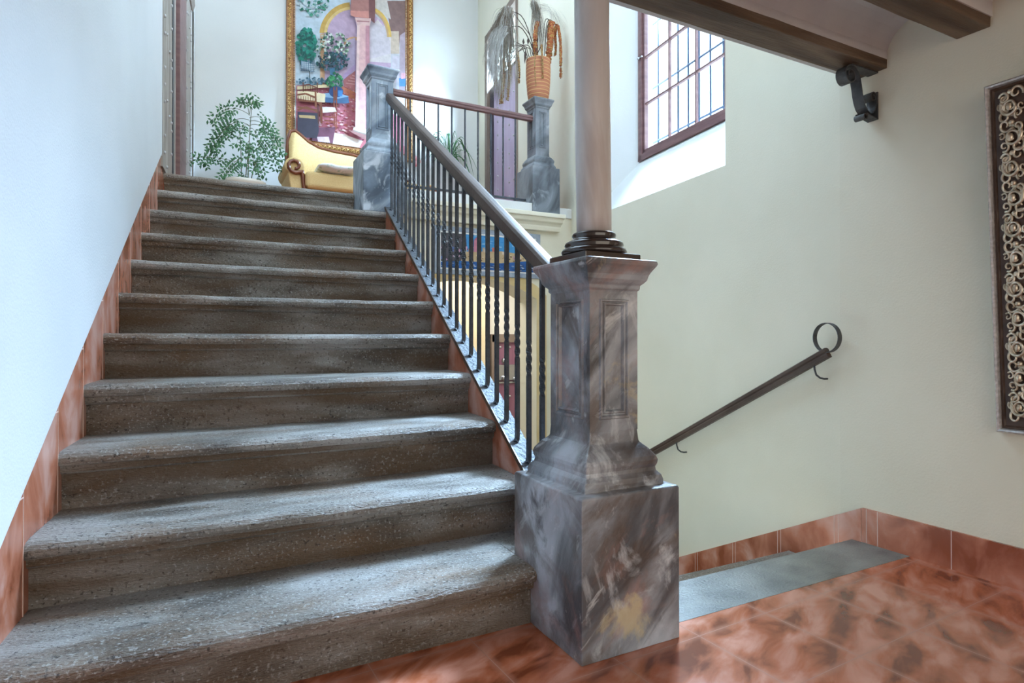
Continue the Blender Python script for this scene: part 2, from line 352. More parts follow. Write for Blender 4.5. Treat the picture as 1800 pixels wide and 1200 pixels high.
# stairwell wall with the window and the landing door
WIN = dict(y0=2.316, y1=3.855, z0=1.752, z1=3.80, fy0=2.28, fy1=3.54, fz0=2.146, fz1=3.62, d=.30)
DR = dict(y0=5.27, y1=6.27, z0=LAND, z1=4.30)
mb = MB(); Y0, Y1 = 1.62, 6.55
def wq(ya, yb, za, zb, d=0, mi=0): mb.quad((WX(ya, d), ya, za), (WX(yb, d), yb, za), (WX(yb, d), yb, zb), (WX(ya, d), ya, zb), mi)
W_ = WIN
for d in (0, .42):
    mi = 0
    wq(Y0, W_['y0'], LOWZ, TOP, d); wq(W_['y0'], W_['y1'], LOWZ, W_['z0'], d); wq(W_['y0'], W_['y1'], W_['z1'], TOP, d)
    wq(W_['y1'], DR['y0'], LOWZ if d else LOWZ, TOP, d) if False else None
    wq(W_['y1'], 4.12, LOWZ, TOP, d); wq(4.12, DR['y0'], LAND-.3, TOP, d)
    wq(DR['y0'], DR['y1'], DR['z1'], TOP, d); wq(DR['y0'], DR['y1'], LAND-.3, LAND, d); wq(DR['y1'], Y1, LAND-.3, TOP, d)
def wp(y, z, d): return (WX(y, d), y, z)
# splayed white reveal
D = W_['d']
mb.quad(wp(W_['y0'], W_['z0'], 0), wp(W_['y1'], W_['z0'], 0), wp(W_['fy1'], W_['fz0'], D), wp(W_['fy0'], W_['fz0'], D), 1)
mb.quad(wp(W_['y1'], W_['z0'], 0), wp(W_['y1'], W_['z1'], 0), wp(W_['fy1'], W_['fz1'], D), wp(W_['fy1'], W_['fz0'], D), 1)
mb.quad(wp(W_['y0'], W_['z0'], 0), wp(W_['y0'], W_['z1'], 0), wp(W_['fy0'], W_['fz1'], D), wp(W_['fy0'], W_['fz0'], D), 1)
mb.quad(wp(W_['y0'], W_['z1'], 0), wp(W_['y1'], W_['z1'], 0), wp(W_['fy1'], W_['fz1'], D), wp(W_['fy0'], W_['fz1'], D), 1)
for a, b_ in (((W_['fy0'], W_['fz0']), (W_['fy1'], W_['fz0'])), ((W_['fy1'], W_['fz0']), (W_['fy1'], W_['fz1'])), ((W_['fy1'], W_['fz1']), (W_['fy0'], W_['fz1'])), ((W_['fy0'], W_['fz1']), (W_['fy0'], W_['fz0']))):
    mb.quad(wp(a[0], a[1], D), wp(b_[0], b_[1], D), wp(b_[0], b_[1], .42), wp(a[0], a[1], .42), 1)
# close the outer skin round the smaller outer opening
mb.quad(wp(W_['y0'], W_['z0'], .42), wp(W_['y1'], W_['z0'], .42), wp(W_['fy1'], W_['fz0'], .42), wp(W_['fy0'], W_['fz0'], .42))
mb.quad(wp(W_['y1'], W_['z0'], .42), wp(W_['y1'], W_['z1'], .42), wp(W_['fy1'], W_['fz1'], .42), wp(W_['fy1'], W_['fz0'], .42))
mb.quad(wp(W_['y0'], W_['z1'], .42), wp(W_['y1'], W_['z1'], .42), wp(W_['fy1'], W_['fz1'], .42), wp(W_['fy0'], W_['fz1'], .42))
mb.quad(wp(DR['y0'], DR['z0'], 0), wp(DR['y0'], DR['z1'], 0), wp(DR['y0'], DR['z1'], .42), wp(DR['y0'], DR['z0'], .42), 0)
mb.quad(wp(DR['y1'], DR['z0'], 0), wp(DR['y1'], DR['z1'], 0), wp(DR['y1'], DR['z1'], .42), wp(DR['y1'], DR['z0'], .42), 0)
mb.quad(wp(DR['y0'], DR['z1'], 0), wp(DR['y1'], DR['z1'], 0), wp(DR['y1'], DR['z1'], .42), wp(DR['y0'], DR['z1'], .42), 0)
struct(mb.build('wall_stairwell', ['cream', 'white'], fix=False))

# back wall of the landing
mb = MB(); mb.box(XL(6.55)-.3, 3.4, 6.55, 6.8, LAND-.3, TOP)
struct(mb.build('wall_back', 'white'))
# landing slab
mb = MB()
poly = [(XL(4.40)-.02, 4.403), (1.287, 4.403), (1.287, 4.13), (WX(4.13), 4.13), (WX(6.55), 6.55), (XL(6.55), 6.55)]
mb.prism(poly, LAND-.16, LAND, 'z')
struct(mb.build('floor_landing', 'floor'))
# left wall of the landing with the studded doors
mb = MB()
def lq(ya, yb, za, zb, d=0, mi=0): mb.quad((XL(ya)+d, ya, za), (XL(yb)+d, yb, za), (XL(yb)+d, yb, zb), (XL(ya)+d, ya, zb), mi)
lq(4.165, 6.56, 0, TOP, -.32); lq(4.165, 6.56, 4.6, TOP, 0)
mb.quad((XL(4.165), 4.165, 4.6), (XL(6.56), 6.56, 4.6), (XL(6.56)-.32, 6.56, 4.6), (XL(4.165)-.32, 4.165, 4.6))
lq(6.38, 6.56, LAND, 4.6, 0)
struct(mb.build('wall_landing_left', 'white', fix=False))

# landing front wall with the arch, ochre band, cornice
AC, AH, AS, AT = 1.83, .526, 1.14, 1.285
RAD = (AH**2+(AT-AS)**2)/(2*(AT-AS))
def arc(w, n=24, rr=0):
    pts = []
    a0 = math.asin(AH/RAD)
    for i in range(n+1):
        a = -a0+2*a0*i/n
        pts.append((AC+(RAD+rr)*math.sin(a), AT-RAD+(RAD+rr)*math.cos(a)))
    return pts
mb = MB(); ap = arc(0)
yf, yb = 4.12, 4.42
for y in (yf, yb):
    xe = WX(y)
    mb.quad((.95, y, LOWZ), (1.287, y, LOWZ), (1.287, y, 1.70), (.95, y, 1.70)); mb.quad((1.287, y, LOWZ), (AC-AH, y, LOWZ), (AC-AH, y, LAND-.02), (1.287, y, LAND-.02))
    mb.quad((AC+AH, y, LOWZ), (xe if y == yf else 2.72, y, LOWZ), (xe if y == yf else 2.72, y, LAND-.02), (AC+AH, y, LAND-.02))
    for a, c in zip(ap, ap[1:]): mb.quad((a[0], y, a[1]), (c[0], y, c[1]), (c[0], y, LAND-.02), (a[0], y, LAND-.02))
for a, c in zip(ap, ap[1:]): mb.quad((a[0], yf, a[1]), (c[0], yf, c[1]), (c[0], yb, c[1]), (a[0], yb, a[1]))
mb.quad((.95, yf, 1.70), (1.287, yf, 1.70), (1.287, yb, 1.70), (.95, yb, 1.70)); mb.quad((1.287, yf, 1.70), (1.287, yf, 1.85), (1.287, yb, 1.85), (1.287, yb, 1.70))
for x in (AC-AH, AC+AH): mb.quad((x, yf, LOWZ), (x, yb, LOWZ), (x, yb, AS), (x, yf, AS))
struct(mb.build('wall_front_of_landing', 'cream', fix=False))
mb = MB(); a1 = arc(0); a2 = arc(0, rr=.09); yy = yf-.005
a2 = [(AC-AH-.09, AS+.0)]+a2[1:-1]+[(AC+AH+.09, AS+.03)]
for i in range(len(a1)-1): mb.quad((a1[i][0], yy, a1[i][1]), (a1[i+1][0], yy, a1[i+1][1]), (a2[i+1][0], yy, a2[i+1][1]), (a2[i][0], yy, a2[i][1]))
for s_ in (-1, 1):
    xa, xb = AC+s_*AH, AC+s_*(AH+.09)
    mb.quad((xa, yy, LOWZ), (xb, yy, LOWZ), (xb, yy, AS+(.03 if s_ > 0 else 0)), (xa, yy, AS))
struct(mb.build('trim_2', 'ochre', fix=False))
# cornice
prof = [(4.12, 1.675), (4.065, 1.675), (4.06, 1.70), (4.06, 1.712), (4.045, 1.728), (4.02, 1.738), (4.012, 1.755), (4.005, 1.768), (3.985, 1.768), (3.985, 1.80), (4.12, 1.80)]
mb = MB(); mb.prism(prof, 1.287, 2.545, 'x')
struct(mb.build('trim_1', 'cream', bevel=.003))
mb = MB(); mb.box(1.289, 2.282, 4.055, 4.3, 1.80, 1.878)
mb.box(2.532, WX(4.1)-.001, 4.10, 4.2, 1.80, 1.878)
struct(mb.build('trim_3', 'white', bevel=.004))

# lower hall behind the arch
mb = MB()
mb.quad((0.9, 5.6, LOWZ), (3.6, 5.6, LOWZ), (3.6, 5.6, 1.75), (.9, 5.6, 1.75))
mb.quad((3.6, 4.42, LOWZ), (3.6, 5.6, LOWZ), (3.6, 5.6, 1.75), (3.6, 4.42, 1.75))
mb.quad((.9, 4.42, LOWZ), (.9, 5.6, LOWZ), (.9, 5.6, 1.75), (.9, 4.42, 1.75))
mb.quad((2.72, 4.42, LOWZ), (3.6, 4.42, LOWZ), (3.6, 4.42, 1.75), (2.72, 4.42, 1.75))
M['warmwhite'] = mat('warm_white_plaster', (.74, .72, .64), (.78, .76, .69), scale=2, rough=.75)
struct(mb.build('wall_lower_hall', 'warmwhite', fix=False))
mb = MB(); mb.quad((.9, 4.42, 1.69), (3.6, 4.42, 1.69), (3.6, 5.6, 1.69), (.9, 5.6, 1.69))
struct(mb.build('ceiling_lower_hall', 'white', fix=False))
mb = MB(); mb.box(.9, 3.6, 3.1, 5.6, LOWZ-.1, LOWZ)
struct(mb.build('floor_lower_hall', 'floor'))
mb = MB(); mb.box(1.9, 2.60, 5.50, 5.6, LOWZ, 1.69)
M['paleochre'] = mat('pale_ochre_paint', (.66, .56, .36), (.70, .60, .41), scale=4, rough=.75)
struct(mb.build('trim_4', 'paleochre', bevel=.004))

# low ceiling: vaults between the wooden beams, slab above
mb = MB()
def vault(yc, hw, z0, rise, x0, x1, n=14):
    p = [(yc-hw*math.cos(PI*i/n), z0+rise*math.sin(PI*i/n)) for i in range(n+1)]
    for a, c in zip(p, p[1:]): mb.add([(x0, a[0], a[1]), (x1, a[0], a[1]), (x1, c[0], c[1]), (x0, c[0], c[1])], [(0,1,2,3)], 0, True)
BZ = 1.932
vault(1.2975, .1275, BZ, .125, -.49, 2.409)
vault(.9475, .1275, BZ, .125, -.49, 2.409)
mb.box(-.55, 2.409, 1.42, 1.60, BZ, 2.25)
mb.box(-.55, 2.409, -1.6, .82, BZ, 2.25)
mb.quad((-.55, 1.42, 2.25), (2.409, 1.42, 2.25), (2.409, .82, 2.25), (-.55, .82, 2.25))
mb.box(-.55, 2.409, 1.065, 1.175, BZ, 2.25)
struct(mb.build('ceiling', 'vault', fix=False))

# roof over the upper hall with an invented opening above the stairwell that lets daylight in
mb = MB()
mb.box(-.6, 3.3, 4.9, 6.8, TOP, TOP+.12); mb.box(-.6, 3.0, -1.6, 2.4, TOP, TOP+.12)
mb.box(-.6, .2, 2.4, 4.9, TOP, TOP+.12)
struct(mb.build('ceiling_upper', 'white'))

# courtyard seen through the window
mb = MB(); mb.box(5.7, 5.9, -1, 10, -1.3, 5.0)
struct(mb.build('wall_courtyard', 'facade'))
mb = MB()
for y0, y1, z0, z1 in ((5.6, 6.3, 2.2, 6.0), (4.3, 5.0, 2.1, 3.3), (3.1, 3.9, 3.2, 5.2)): mb.box(5.66, 5.7, y0*1.18-.2, y1*1.18-.2, z0, min(z1, 4.5))
struct(mb.build('trim_5', 'lavender'))

# tile skirting along the right wall and down the stairwell wall
mb = MB(); z1 = .137; xs = 2.409
mb.box(xs-.012, xs+.0, -1.6, 1.523, 0, z1)
for y in (-.5, -.08, .34, .77, 1.19, 1.455, 1.5): mb.box(xs-.0132, xs-.011, y, y+.003, 0, z1, 1)
mb.add([(xs-.013, 1.523, -.1), (xs-.013, 1.523, z1), (xs-.013, 1.62, z1-.05), (xs-.013, 1.62, -.15)], [(0,1,2,3)])
def dz(y): return .137-(y-1.523)*.508
ys = [1.62, 1.93, 2.23, 2.53, 2.83, 3.13, 3.43, 3.73, 4.12]
for a, c in zip(ys, ys[1:]):
    mb.quad(wp(a, dz(a)-.30, -.013), wp(c, dz(c)-.30, -.013), wp(c, dz(c), -.013), wp(a, dz(a), -.013))
    mb.quad(wp(a, dz(a), -.013), wp(c, dz(c), -.013), wp(c, dz(c), 0), wp(a, dz(a), 0))
    for q in (a, a+.02):
        mb.quad(wp(q, dz(q)-.30, -.0142), wp(q+.003, dz(q)-.30, -.0142), wp(q+.003, dz(q), -.0142), wp(q, dz(q), -.0142), 1)
tag(mb.build('baseboard_right', ['terra', 'grout'], fix=False), kind='structure')

# ------------------------------------------------------------------ staircase going up
ordn = ['', 'lowest', 'second lowest', 'third from the bottom', 'fourth from the bottom', 'fifth from the bottom', 'middle, sixth from the bottom', 'fifth from the top',
        'fourth from the top', 'third from the top', 'second from the top', 'topmost']
def step_profile(k):
    y = YN(k); z = RISE*k; yb = YN(k+1)+.045 if k < 11 else y+.075
    p = [(yb, z), (y+.05, z), (y+.018, z-.002), (y+.006, z-.008), (y, z-.018), (y+.001, z-.030), (y+.008, z-.040), (y+.019, z-.044), (y+.020, z-.050),
         (y+.022, z-.062), (y+.030, z-.068), (y+.037, z-.070), (y+.038, z-RISE), (yb, z-RISE)]
    return p
rnd = random.Random(3)
for k in range(1, 12):
    mb = MB(); prof = step_profile(k); loops = []
    n = 36
    for i in range(n+1):
        t = i/n; l = []
        for j, (y, z) in enumerate(prof):
            x0 = XL(y)-.012 if k > 0 else XL(y); x1 = XR(y) if k > 1 else .857
            if k == 11: x1 = .979
            if k == 2: x1 = XR(y)
            x = x0+(x1-x0)*t
            # worn, dipped nosing: chips and a slight hollow where people tread
            dzv = 0
            if 1 <= j <= 6:
                dzv = -.004*math.sin(PI*t)+.0022*mnoise.noise(Vector((x*9, k*7.3, j*.2)))
                if j <= 3: dzv += .0016*mnoise.noise(Vector((x*45, k*3.1, 0)))
            yy = y+(.002*mnoise.noise(Vector((x*14, k*5.7, j*.4))) if 1 <= j <= 11 else 0)
            l.append((x, yy, z+dzv))
        loops.append(l)
    mb.loft(loops, 0, False)
    if k == 1: mb.box(.8571, XR(1.7), 1.636, 1.85, 0, .17)
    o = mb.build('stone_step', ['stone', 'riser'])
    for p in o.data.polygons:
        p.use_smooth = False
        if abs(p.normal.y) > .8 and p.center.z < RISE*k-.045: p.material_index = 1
    tag(o, {1: 'worn grey stone step resting on the terracotta floor, lowest of the staircase', 11: 'topmost worn stone step, at the edge of the upper landing',
            10: 'worn stone step just below the topmost, with the upper marbled pedestal standing on it'}.get(k, 'worn grey stone stair step with rounded nosing, %s' % ordn[k]), 'step', 'stone steps of the staircase going up')
    # rub out the hard grid with a light bevel
# sloped curb on the open side: terracotta side, slate top
root = empty('stair_curb', (1.0, 1.65, 0), 'sloping terracotta-faced curb with slate top along the open side of the stairs', 'curb')
ca, cb = 1.636, 4.073
mb = MB(); wd = .066
def curb(y, dx, z): return (XR(y)+dx, y, z)
zb = lambda y: ZN(y)-.22
loops = []
for y in [ca+(cb-ca)*i/12 for i in range(13)]:
    loops.append([curb(y, .001, zb(y)), curb(y, wd, zb(y)), curb(y, wd, ZN(y)+.004), curb(y, .001, ZN(y)+.004)])
mb.loft(loops)
for f in range(len(mb.f)):
    pass
o = part(mb, 'curb_side', ['terra'], root)
mb = MB(); loops = []
for y in [ca+(cb-ca)*i/60 for i in range(61)]:
    j = .0035*mnoise.noise(Vector((y*18, 2, 0)))
    loops.append([curb(y, -.003, ZN(y)+.004), curb(y, wd+.004+j, ZN(y)+.004), curb(y, wd+.004+j, ZN(y)+.020), curb(y, -.003, ZN(y)+.020)])
mb.loft(loops); M['coping'] = mat('rough_slate_coping', (.055, .065, .08), (.12, .14, .165), scale=14, detail=8, rough=.6, bump=1.0, bscale=70)
part(mb, 'slate_coping', 'coping', root)
mb = MB(); loops = []
for y in (ca, cb): loops.append([curb(y, -.0055, ZN(y)+.002), curb(y, -.001, ZN(y)+.002), curb(y, -.001, ZN(y)+.0225), curb(y, -.0055, ZN(y)+.0225)])
mb.loft(loops); part(mb, 'edge_strip', 'brownwood', root)
# rendered wall under the curb towards the lower flight
mb = MB()
mb.quad((XR(1.6)+wd-.004, 1.6, LOWZ), (XR(4.12)+wd-.004, 4.12, LOWZ), (XR(4.12)+wd-.004, 4.12, ZN(4.12)), (XR(1.6)+wd-.004, 1.6, ZN(1.6)))
mb.quad((XR(1.6)+.01, 1.6, LOWZ), (XR(1.6)+wd-.004, 1.6, LOWZ), (XR(1.6)+wd-.004, 1.6, .2), (XR(1.6)+.01, 1.6, .2))
struct(mb.build('wall_under_stairs', 'cream', fix=False))

# ------------------------------------------------------------------ flight going down
mb = MB(); rr = random.Random(5)
loops = []
for x in [1.0+i*(2.397-1.0)/30 for i in range(31)]:
    j = .0012*mnoise.noise(Vector((x*30, 1, 0)))
    loops.append([(x, 1.335, -.05), (x, 1.5615, -.05), (x, 1.571, -.035), (x, 1.571, -.014+j), (x, 1.563, -.002), (x, 1.335, .001)])
mb.loft(loops)
tag(mb.build('slate_slab', 'slate'), 'long blue-grey slate slab edging the terracotta floor at the top of the flight down', 'slab')
for k in range(1, 8):
    y0 = 1.55+.30*(k-1); z = -.152*k
    mb = MB(); x0 = XR(max(y0, 1.6))+wd+.002
    prof = [(y0, z-.145), (y0+.36, z-.145), (y0+.335, z-.05), (y0+.342, z-.035), (y0+.342, z-.014), (y0+.332, z), (y0, z)]
    loops = [[(x0, a, b_) for a, b_ in prof], [(WX(max(1.62, a))-.016, a, b_) for a, b_ in prof]]
    mb.loft(loops)
    tag(mb.build('stone_step_down', 'stone'), 'stone step of the flight going down behind the pedestal, %s below the slate slab' % ['first', 'second', 'third', 'fourth', 'fifth', 'sixth', 'seventh'][k-1], 'step', 'steps of the flight going down')

# ------------------------------------------------------------------ marbled pedestals
PP = [(0,0),(0,.418),(.004,.422),(.030,.424),(.029,.436),(.033,.449),(.043,.460),(.045,.470),(.041,.480),(.040,.490),(.044,.501),(.053,.513),(.060,.522),(.071,.532),(.078,.540),(.081,.575),
      (.081,.958),(.080,.962),(.075,.967),(.075,.977),(.068,.983),(.061,.992),(.058,1.005),(.050,1.020),(.042,1.031),(.040,1.037),(.041,1.044),(.044,1.047)]
def pedestal(name, x0, x1, y0, y1, zb, ztop, label, m, rough=0):
    root = empty(name, ((x0+x1)/2, (y0+y1)/2, zb), label, 'pedestal')
    k = (ztop-zb)/1.047; ki = min(1, (x1-x0)/.325)
    secs = {'base_block': [p for p in PP if p[1] <= .4225], 'moulding': [p for p in PP if .4215 <= p[1] <= .576], 'shaft': None, 'capital': [p for p in PP if p[1] >= .957]}
    def ring(i, z):
        i *= ki; z = zb+z*k
        return [(x0+i, y0+i, z), (x1-i, y0+i, z), (x1-i, y1-i, z), (x0+i, y1-i, z)]
    def fine(ps):
        """subdivide the square rings so the painted edges can waver"""
        loops = []
        for i, z in ps:
            r = ring(i, z); l = []
            for a in range(4):
                A = Vector(r[a]); B = Vector(r[(a+1) % 4])
                for q in range(8):
                    p = A.lerp(B, q/8); c = Vector(((x0+x1)/2, (y0+y1)/2, p.z))
                    d = (p-c); d.normalize()
                    p = p+d*(.0022*mnoise.noise(p*16+Vector((zb, 0, 0))))
                    l.append(tuple(p))
            loops.append(l)
        return loops
    for nme, ps in secs.items():
        mb = MB()
        if ps is None:
            # panelled shaft: each face framed by a fine bead round a sunk panel
            i0 = .081*ki; za, zc = zb+.572*k, zb+.960*k
            X0, X1, Ya, Yb = x0+i0, x1-i0, y0+i0, y1-i0
            faces = [((X0, Ya), (X1, Ya)), ((X1, Ya), (X1, Yb)), ((X1, Yb), (X0, Yb)), ((X0, Yb), (X0, Ya))]
            H = zc-za
            for (ax, ay), (bx, by) in faces:
                L = math.hypot(bx-ax, by-ay); tx, ty = (bx-ax)/L, (by-ay)/L; nx, ny = ty, -tx
                def P(s, z, dd): return (ax+tx*s+nx*dd, ay+ty*s+ny*dd, za+z)
                lv = [(0, 0), (.030, 0), (.033, .0045), (.038, .0045), (.041, -.002), (.044, -.002), (.047, .003), (.050, .003), (.054, -.006)]
                # rectangular nested loops
                lps = []
                for m_, d_ in lv:
                    mx_ = min(m_, L*.42); mzb = m_*1.1; mzt = m_*.75
                    lps.append([P(mx_, mzb, d_), P(L-mx_, mzb, d_), P(L-mx_, H-mzt, d_), P(mx_, H-mzt, d_)])
                mb.loft(lps, 0, False, caps=False)
                mb.add(lps[-1], [(0,1,2,3)])
            o = part(mb, 'shaft', m, root, fix=True)
        else:
            mb.loft(fine(ps)); o = part(mb, nme, m, root, bevel=.0035, seg=2)
    return root
pedestal('newel_pedestal', .857, 1.182, 1.268, 1.635, 0, 1.047, 'large marbled pedestal in the foreground at the foot of the stairs, carrying the column', 'faux')
pedestal('newel_pedestal', .980, 1.285, 4.075, 4.385, 1.700, 2.722, 'blue-grey marbled pedestal at the top of the stairs, in front of the big painting', 'faux_blue')
pedestal('newel_pedestal', 2.283, 2.530, 4.050, 4.310, 1.800, 2.728, 'dark grey marbled pedestal carrying the terracotta vase at the end of the landing railing', 'faux_grey')

# ------------------------------------------------------------------ column
root = empty('marble_column', (1.019, 1.444, 1.048), 'slender rose-grey marble column with black base standing on the front pedestal', 'column')
mb = MB(); mb.box(.924, 1.114, 1.349, 1.539, 1.048, 1.068); part(mb, 'plinth', 'black', root, bevel=.003)
mb = MB(); pr = [(.086, 1.068), (.093, 1.071), (.0955, 1.078), (.092, 1.086), (.084, 1.089), (.083, 1.092), (.086, 1.097), (.084, 1.104), (.077, 1.108), (.069, 1.110), (.064, 1.115), (.062, 1.121), (.064, 1.126), (.063, 1.131), (.058, 1.134), (.05, 1.135)]
mb.lathe([(r, z) for r, z in pr], (1.019, 1.444, 0), 48); part(mb, 'base', 'black', root)
mb = MB(); loops = []
for i in range(14):
    t = i/13; z = 1.134+t*(1.84-1.134); r = .0505+.0015*math.sin(PI*t); cx = 1.019-.006*t; cy = 1.444+.003*t
    loops.append([(cx+r*math.cos(2*PI*j/48), cy+r*math.sin(2*PI*j/48), z) for j in range(48)])
mb.loft(loops, 0, True); part(mb, 'column_shaft', 'marble', root)
mb = MB(); mb.lathe([(.052, 1.84), (.058, 1.845), (.058, 1.852), (.055, 1.856), (.066, 1.874), (.07, 1.88), (.07, 1.896)], (1.013, 1.447, 0), 40); part(mb, 'capital', 'marble', root)

# ------------------------------------------------------------------ stair railing
root = empty('stair_railing', (1.03, 1.75, .3), 'long black iron stair railing with dark wooden handrail rising beside the steps', 'railing')
def rx(y): return XR(y)+.034
def baluster(x, y, z0, z1, root, tz=None, r=.0082, foot=True, m='iron'):
    mb = MB(); tz = tz or (z0+z1)/2
    path = []; N = 26
    if foot: path += [(x-.012, y-.010, z0-.004), (x-.008, y-.006, z0-.001), (x-.002, y-.001, z0+.006)]
    path += [(x, y, z0+.016)] if foot else [(x, y, z0)]
    zs = [z0+.03]+[tz-.065+.13*i/14 for i in range(15)]+[z1]
    path += [(x, y, z) for z in zs]
    n = len(path)
    def tw(t):
        z = path[int(round(t*(n-1)))][2]; q = max(0, min(1, (z-(tz-.065))/.13)); return PI/4+q*2*PI
    def rad(t):
        z = path[int(round(t*(n-1)))][2]; q = abs(z-tz)/.065; return r*1.25*(1+.10*max(0, 1-q))
    mb.tube(path, rad, n=4, smooth=False, twist=tw, up=(0, 1, 0)); return part(mb, 'baluster', m, root)
ybs = [1.859+.0987*i for i in range(-1, 23)]
for i, y in enumerate(ybs):
    z0 = ZN(y)+.018
    if y < 1.80: z0 = .505; yy = 1.60
    baluster(rx(y)-(.012 if y < 1.8 else 0), y if y > 1.8 else 1.735, z0 if y > 1.8 else ZN(1.735)+.02, ZN(y)+.742, root, tz=ZN(y)+.385)
def rail_frame(i): return (1, 0, 0), (0, -.5178*1, .8555)
sect = [(-.017, -.024), (.017, -.024), (.020, -.017), (.026, -.014), (.027, .022), (.021, .032), (.010, .034), (-.010, .034), (-.021, .032), (-.027, .022), (-.026, -.014), (-.020, -.017)]
def RZ(y): return ZN(y)+.768
path = [(rx(y), y, RZ(y)) for y in (1.590, 2.2, 2.8, 3.4, 4.10)]
mb = MB(); mb.sweep(path, sect, rail_frame); part(mb, 'handrail', 'railwood', root, bevel=.002)
mb = MB(); mb.sweep(path, [(-.014, -.030), (.014, -.030), (.014, -.0195), (-.014, -.0195)], rail_frame); part(mb, 'steel_flat', 'iron', root)

# landing railing
root = empty('landing_railing', (1.8, 4.16, 1.88), 'straight iron balustrade with plum-brown wooden handrail along the edge of the landing', 'railing')
def ry(x): return 4.17
for i, x in enumerate([1.339+.1068*i for i in range(9)]):
    baluster(x, 4.17, 1.925, 2.555, root, tz=2.24, r=.0056, foot=False)
mb = MB(); s2 = [(-.017, -.018), (.017, -.018), (.020, -.010), (.018, -.002), (.024, .004), (.024, .016), (.012, .026), (-.012, .026), (-.024, .016), (-.024, .004), (-.018, -.002), (-.020, -.010)]
mb.sweep([(x, 4.17, 2.575) for x in (1.21, 1.6, 2.0, 2.345)], s2, lambda i: ((0, 1, 0), (0, 0, 1))); part(mb, 'handrail', 'plumwood', root, bevel=.0015)
mb = MB(); mb.box(1.285, 2.30, 4.158, 4.182, 1.918, 1.930); part(mb, 'bottom_bar', 'iron', root)
for x in (1.38, 1.80, 2.18):
    mb = MB(); mb.box(x, x+.02, 4.164, 4.176, 1.878, 1.918); part(mb, 'foot', 'iron', root)

# ------------------------------------------------------------------ wall handrail of the lower flight
root = empty('wall_handrail', (2.36, 1.65, .6), 'dark handrail on the cream wall beside the flight down, with a ring end', 'handrail')
dW = -.06; SL = -.508
def hz(y): return .757+(y-1.66)*SL
path = [(WX(y, dW), y, hz(y)) for y in (1.635, 2.2, 2.8, 3.4, 3.95)]
Lh = math.hypot(1, SL); fr = lambda i: ((1, 0, 0), (0, .508/Lh, 1/Lh))
mb = MB(); mb.sweep(path, [(-.013, -.021), (.013, -.021), (.014, -.006), (.011, .0), (.015, .006), (.015, .018), (.007, .023), (-.007, .023), (-.015, .018), (-.015, .006), (-.011, 0), (-.014, -.006)], fr)
part(mb, 'rail', 'railwood', root, bevel=.0015)
# ring of flat iron at the top end
mb = MB(); cy, cz, rad = 1.640, .832, .060; loops = []
N = 36
for i in range(N+1):
    a = R(-30)+R(372)*i/N
    y = cy-rad*math.cos(a+PI/2)*1.0; z = cz+rad*math.sin(a-PI/2+PI/2)
    y = cy+rad*math.sin(a); z = cz-rad*math.cos(a)
    o1 = (rad+.003)/rad; X = WX(y, dW)
    yo, zo = cy+(rad+.0035)*math.sin(a), cz-(rad+.0035)*math.cos(a)
    loops.append([(X-.012, y, z), (X+.012, y, z), (X+.012, yo, zo), (X-.012, yo, zo)])
mb.loft(loops); part(mb, 'ring', 'iron2', root)
for yb_ in (1.705, 2.665, 3.6):
    mb = MB(); z = hz(yb_)-.018; X = WX(yb_, dW)
    mb.tube([(X, yb_, z), (X+.002, yb_+.0, z-.02), (X+.008, yb_-.004, z-.045), (X+.022, yb_-.012, z-.058), (X+.04, yb_-.018, z-.062), (WX(yb_-.022)+.004, yb_-.022, z-.062)], .0042, n=8)
    part(mb, 'bracket', 'iron', root)

# ------------------------------------------------------------------ beams and scrolled bracket
def beam(y0, y1, z0, z1, label):
    mb = MB(); loops = []
    for i in range(41):
        x = -.47+(2.409+.47)*i/40
        j = lambda s: .002*mnoise.noise(Vector((x*6, s, y0*9)))
        loops.append([(x, y0+j(1), z0+j(2)), (x, y1+j(3), z0+j(4)), (x, y1, z1), (x, y0+j(5), z1)])
    mb.loft(loops); return tag(mb.build('ceiling_beam', 'beam', bevel=.003), label, 'beam', 'wooden ceiling beams')
beam(1.420, 1.532, 1.896, 1.934, 'dark wooden ceiling beam above the column, its end held by the scrolled iron bracket')
beam(1.070, 1.175, 1.900, 1.940, 'dark wooden ceiling beam nearer the viewer, at the top right above the mirror')
root = empty('iron_beam_bracket', (2.35, 1.476, 1.80), 'grey wrought-iron scroll bracket under the end of the ceiling beam', 'bracket')
bc, bh = 1.476, .021
def strap(pts, name, th=.0035, m='iron2'):
    """flat strap: path in x-z, width across y"""
    mb = MB(); loops = []
    P_ = [Vector((p[0], 0, p[1])) for p in pts]
    for i, p in enumerate(P_):
        t = (P_[min(i+1, len(P_)-1)]-P_[max(i-1, 0)]).normalized(); nrm = Vector((-t.z, 0, t.x))*th/2
        loops.append([tuple(p+nrm+Vector((0, bc-bh, 0))), tuple(p+nrm+Vector((0, bc+bh, 0))), tuple(p-nrm+Vector((0, bc+bh, 0))), tuple(p-nrm+Vector((0, bc-bh, 0)))])
    mb.loft(loops); return part(mb, name, m, root)
strap([(2.245, 1.893), (2.33, 1.893), (2.407, 1.893)], 'beam_plate', .005)
strap([(2.405, 1.815), (2.405, 1.76), (2.405, 1.705)], 'wall_plate', .006)
def spiral(cx, cz, r0, r1, a0, a1, n=18): return [(cx+(r0+(r1-r0)*i/n)*math.cos(a0+(a1-a0)*i/n), cz+(r0+(r1-r0)*i/n)*math.sin(a0+(a1-a0)*i/n)) for i in range(n+1)]
up = spiral(2.236, 1.850, .014, .038, R(560), R(90), 30)
S_ = up+[(2.258, 1.886), (2.280, 1.872), (2.292, 1.850), (2.300, 1.82), (2.306, 1.79), (2.314, 1.765), (2.326, 1.742), (2.342, 1.728), (2.358, 1.722)]
strap(S_, 'scroll')
lo = spiral(2.325, 1.706, .006, .015, R(-400), R(90), 22)
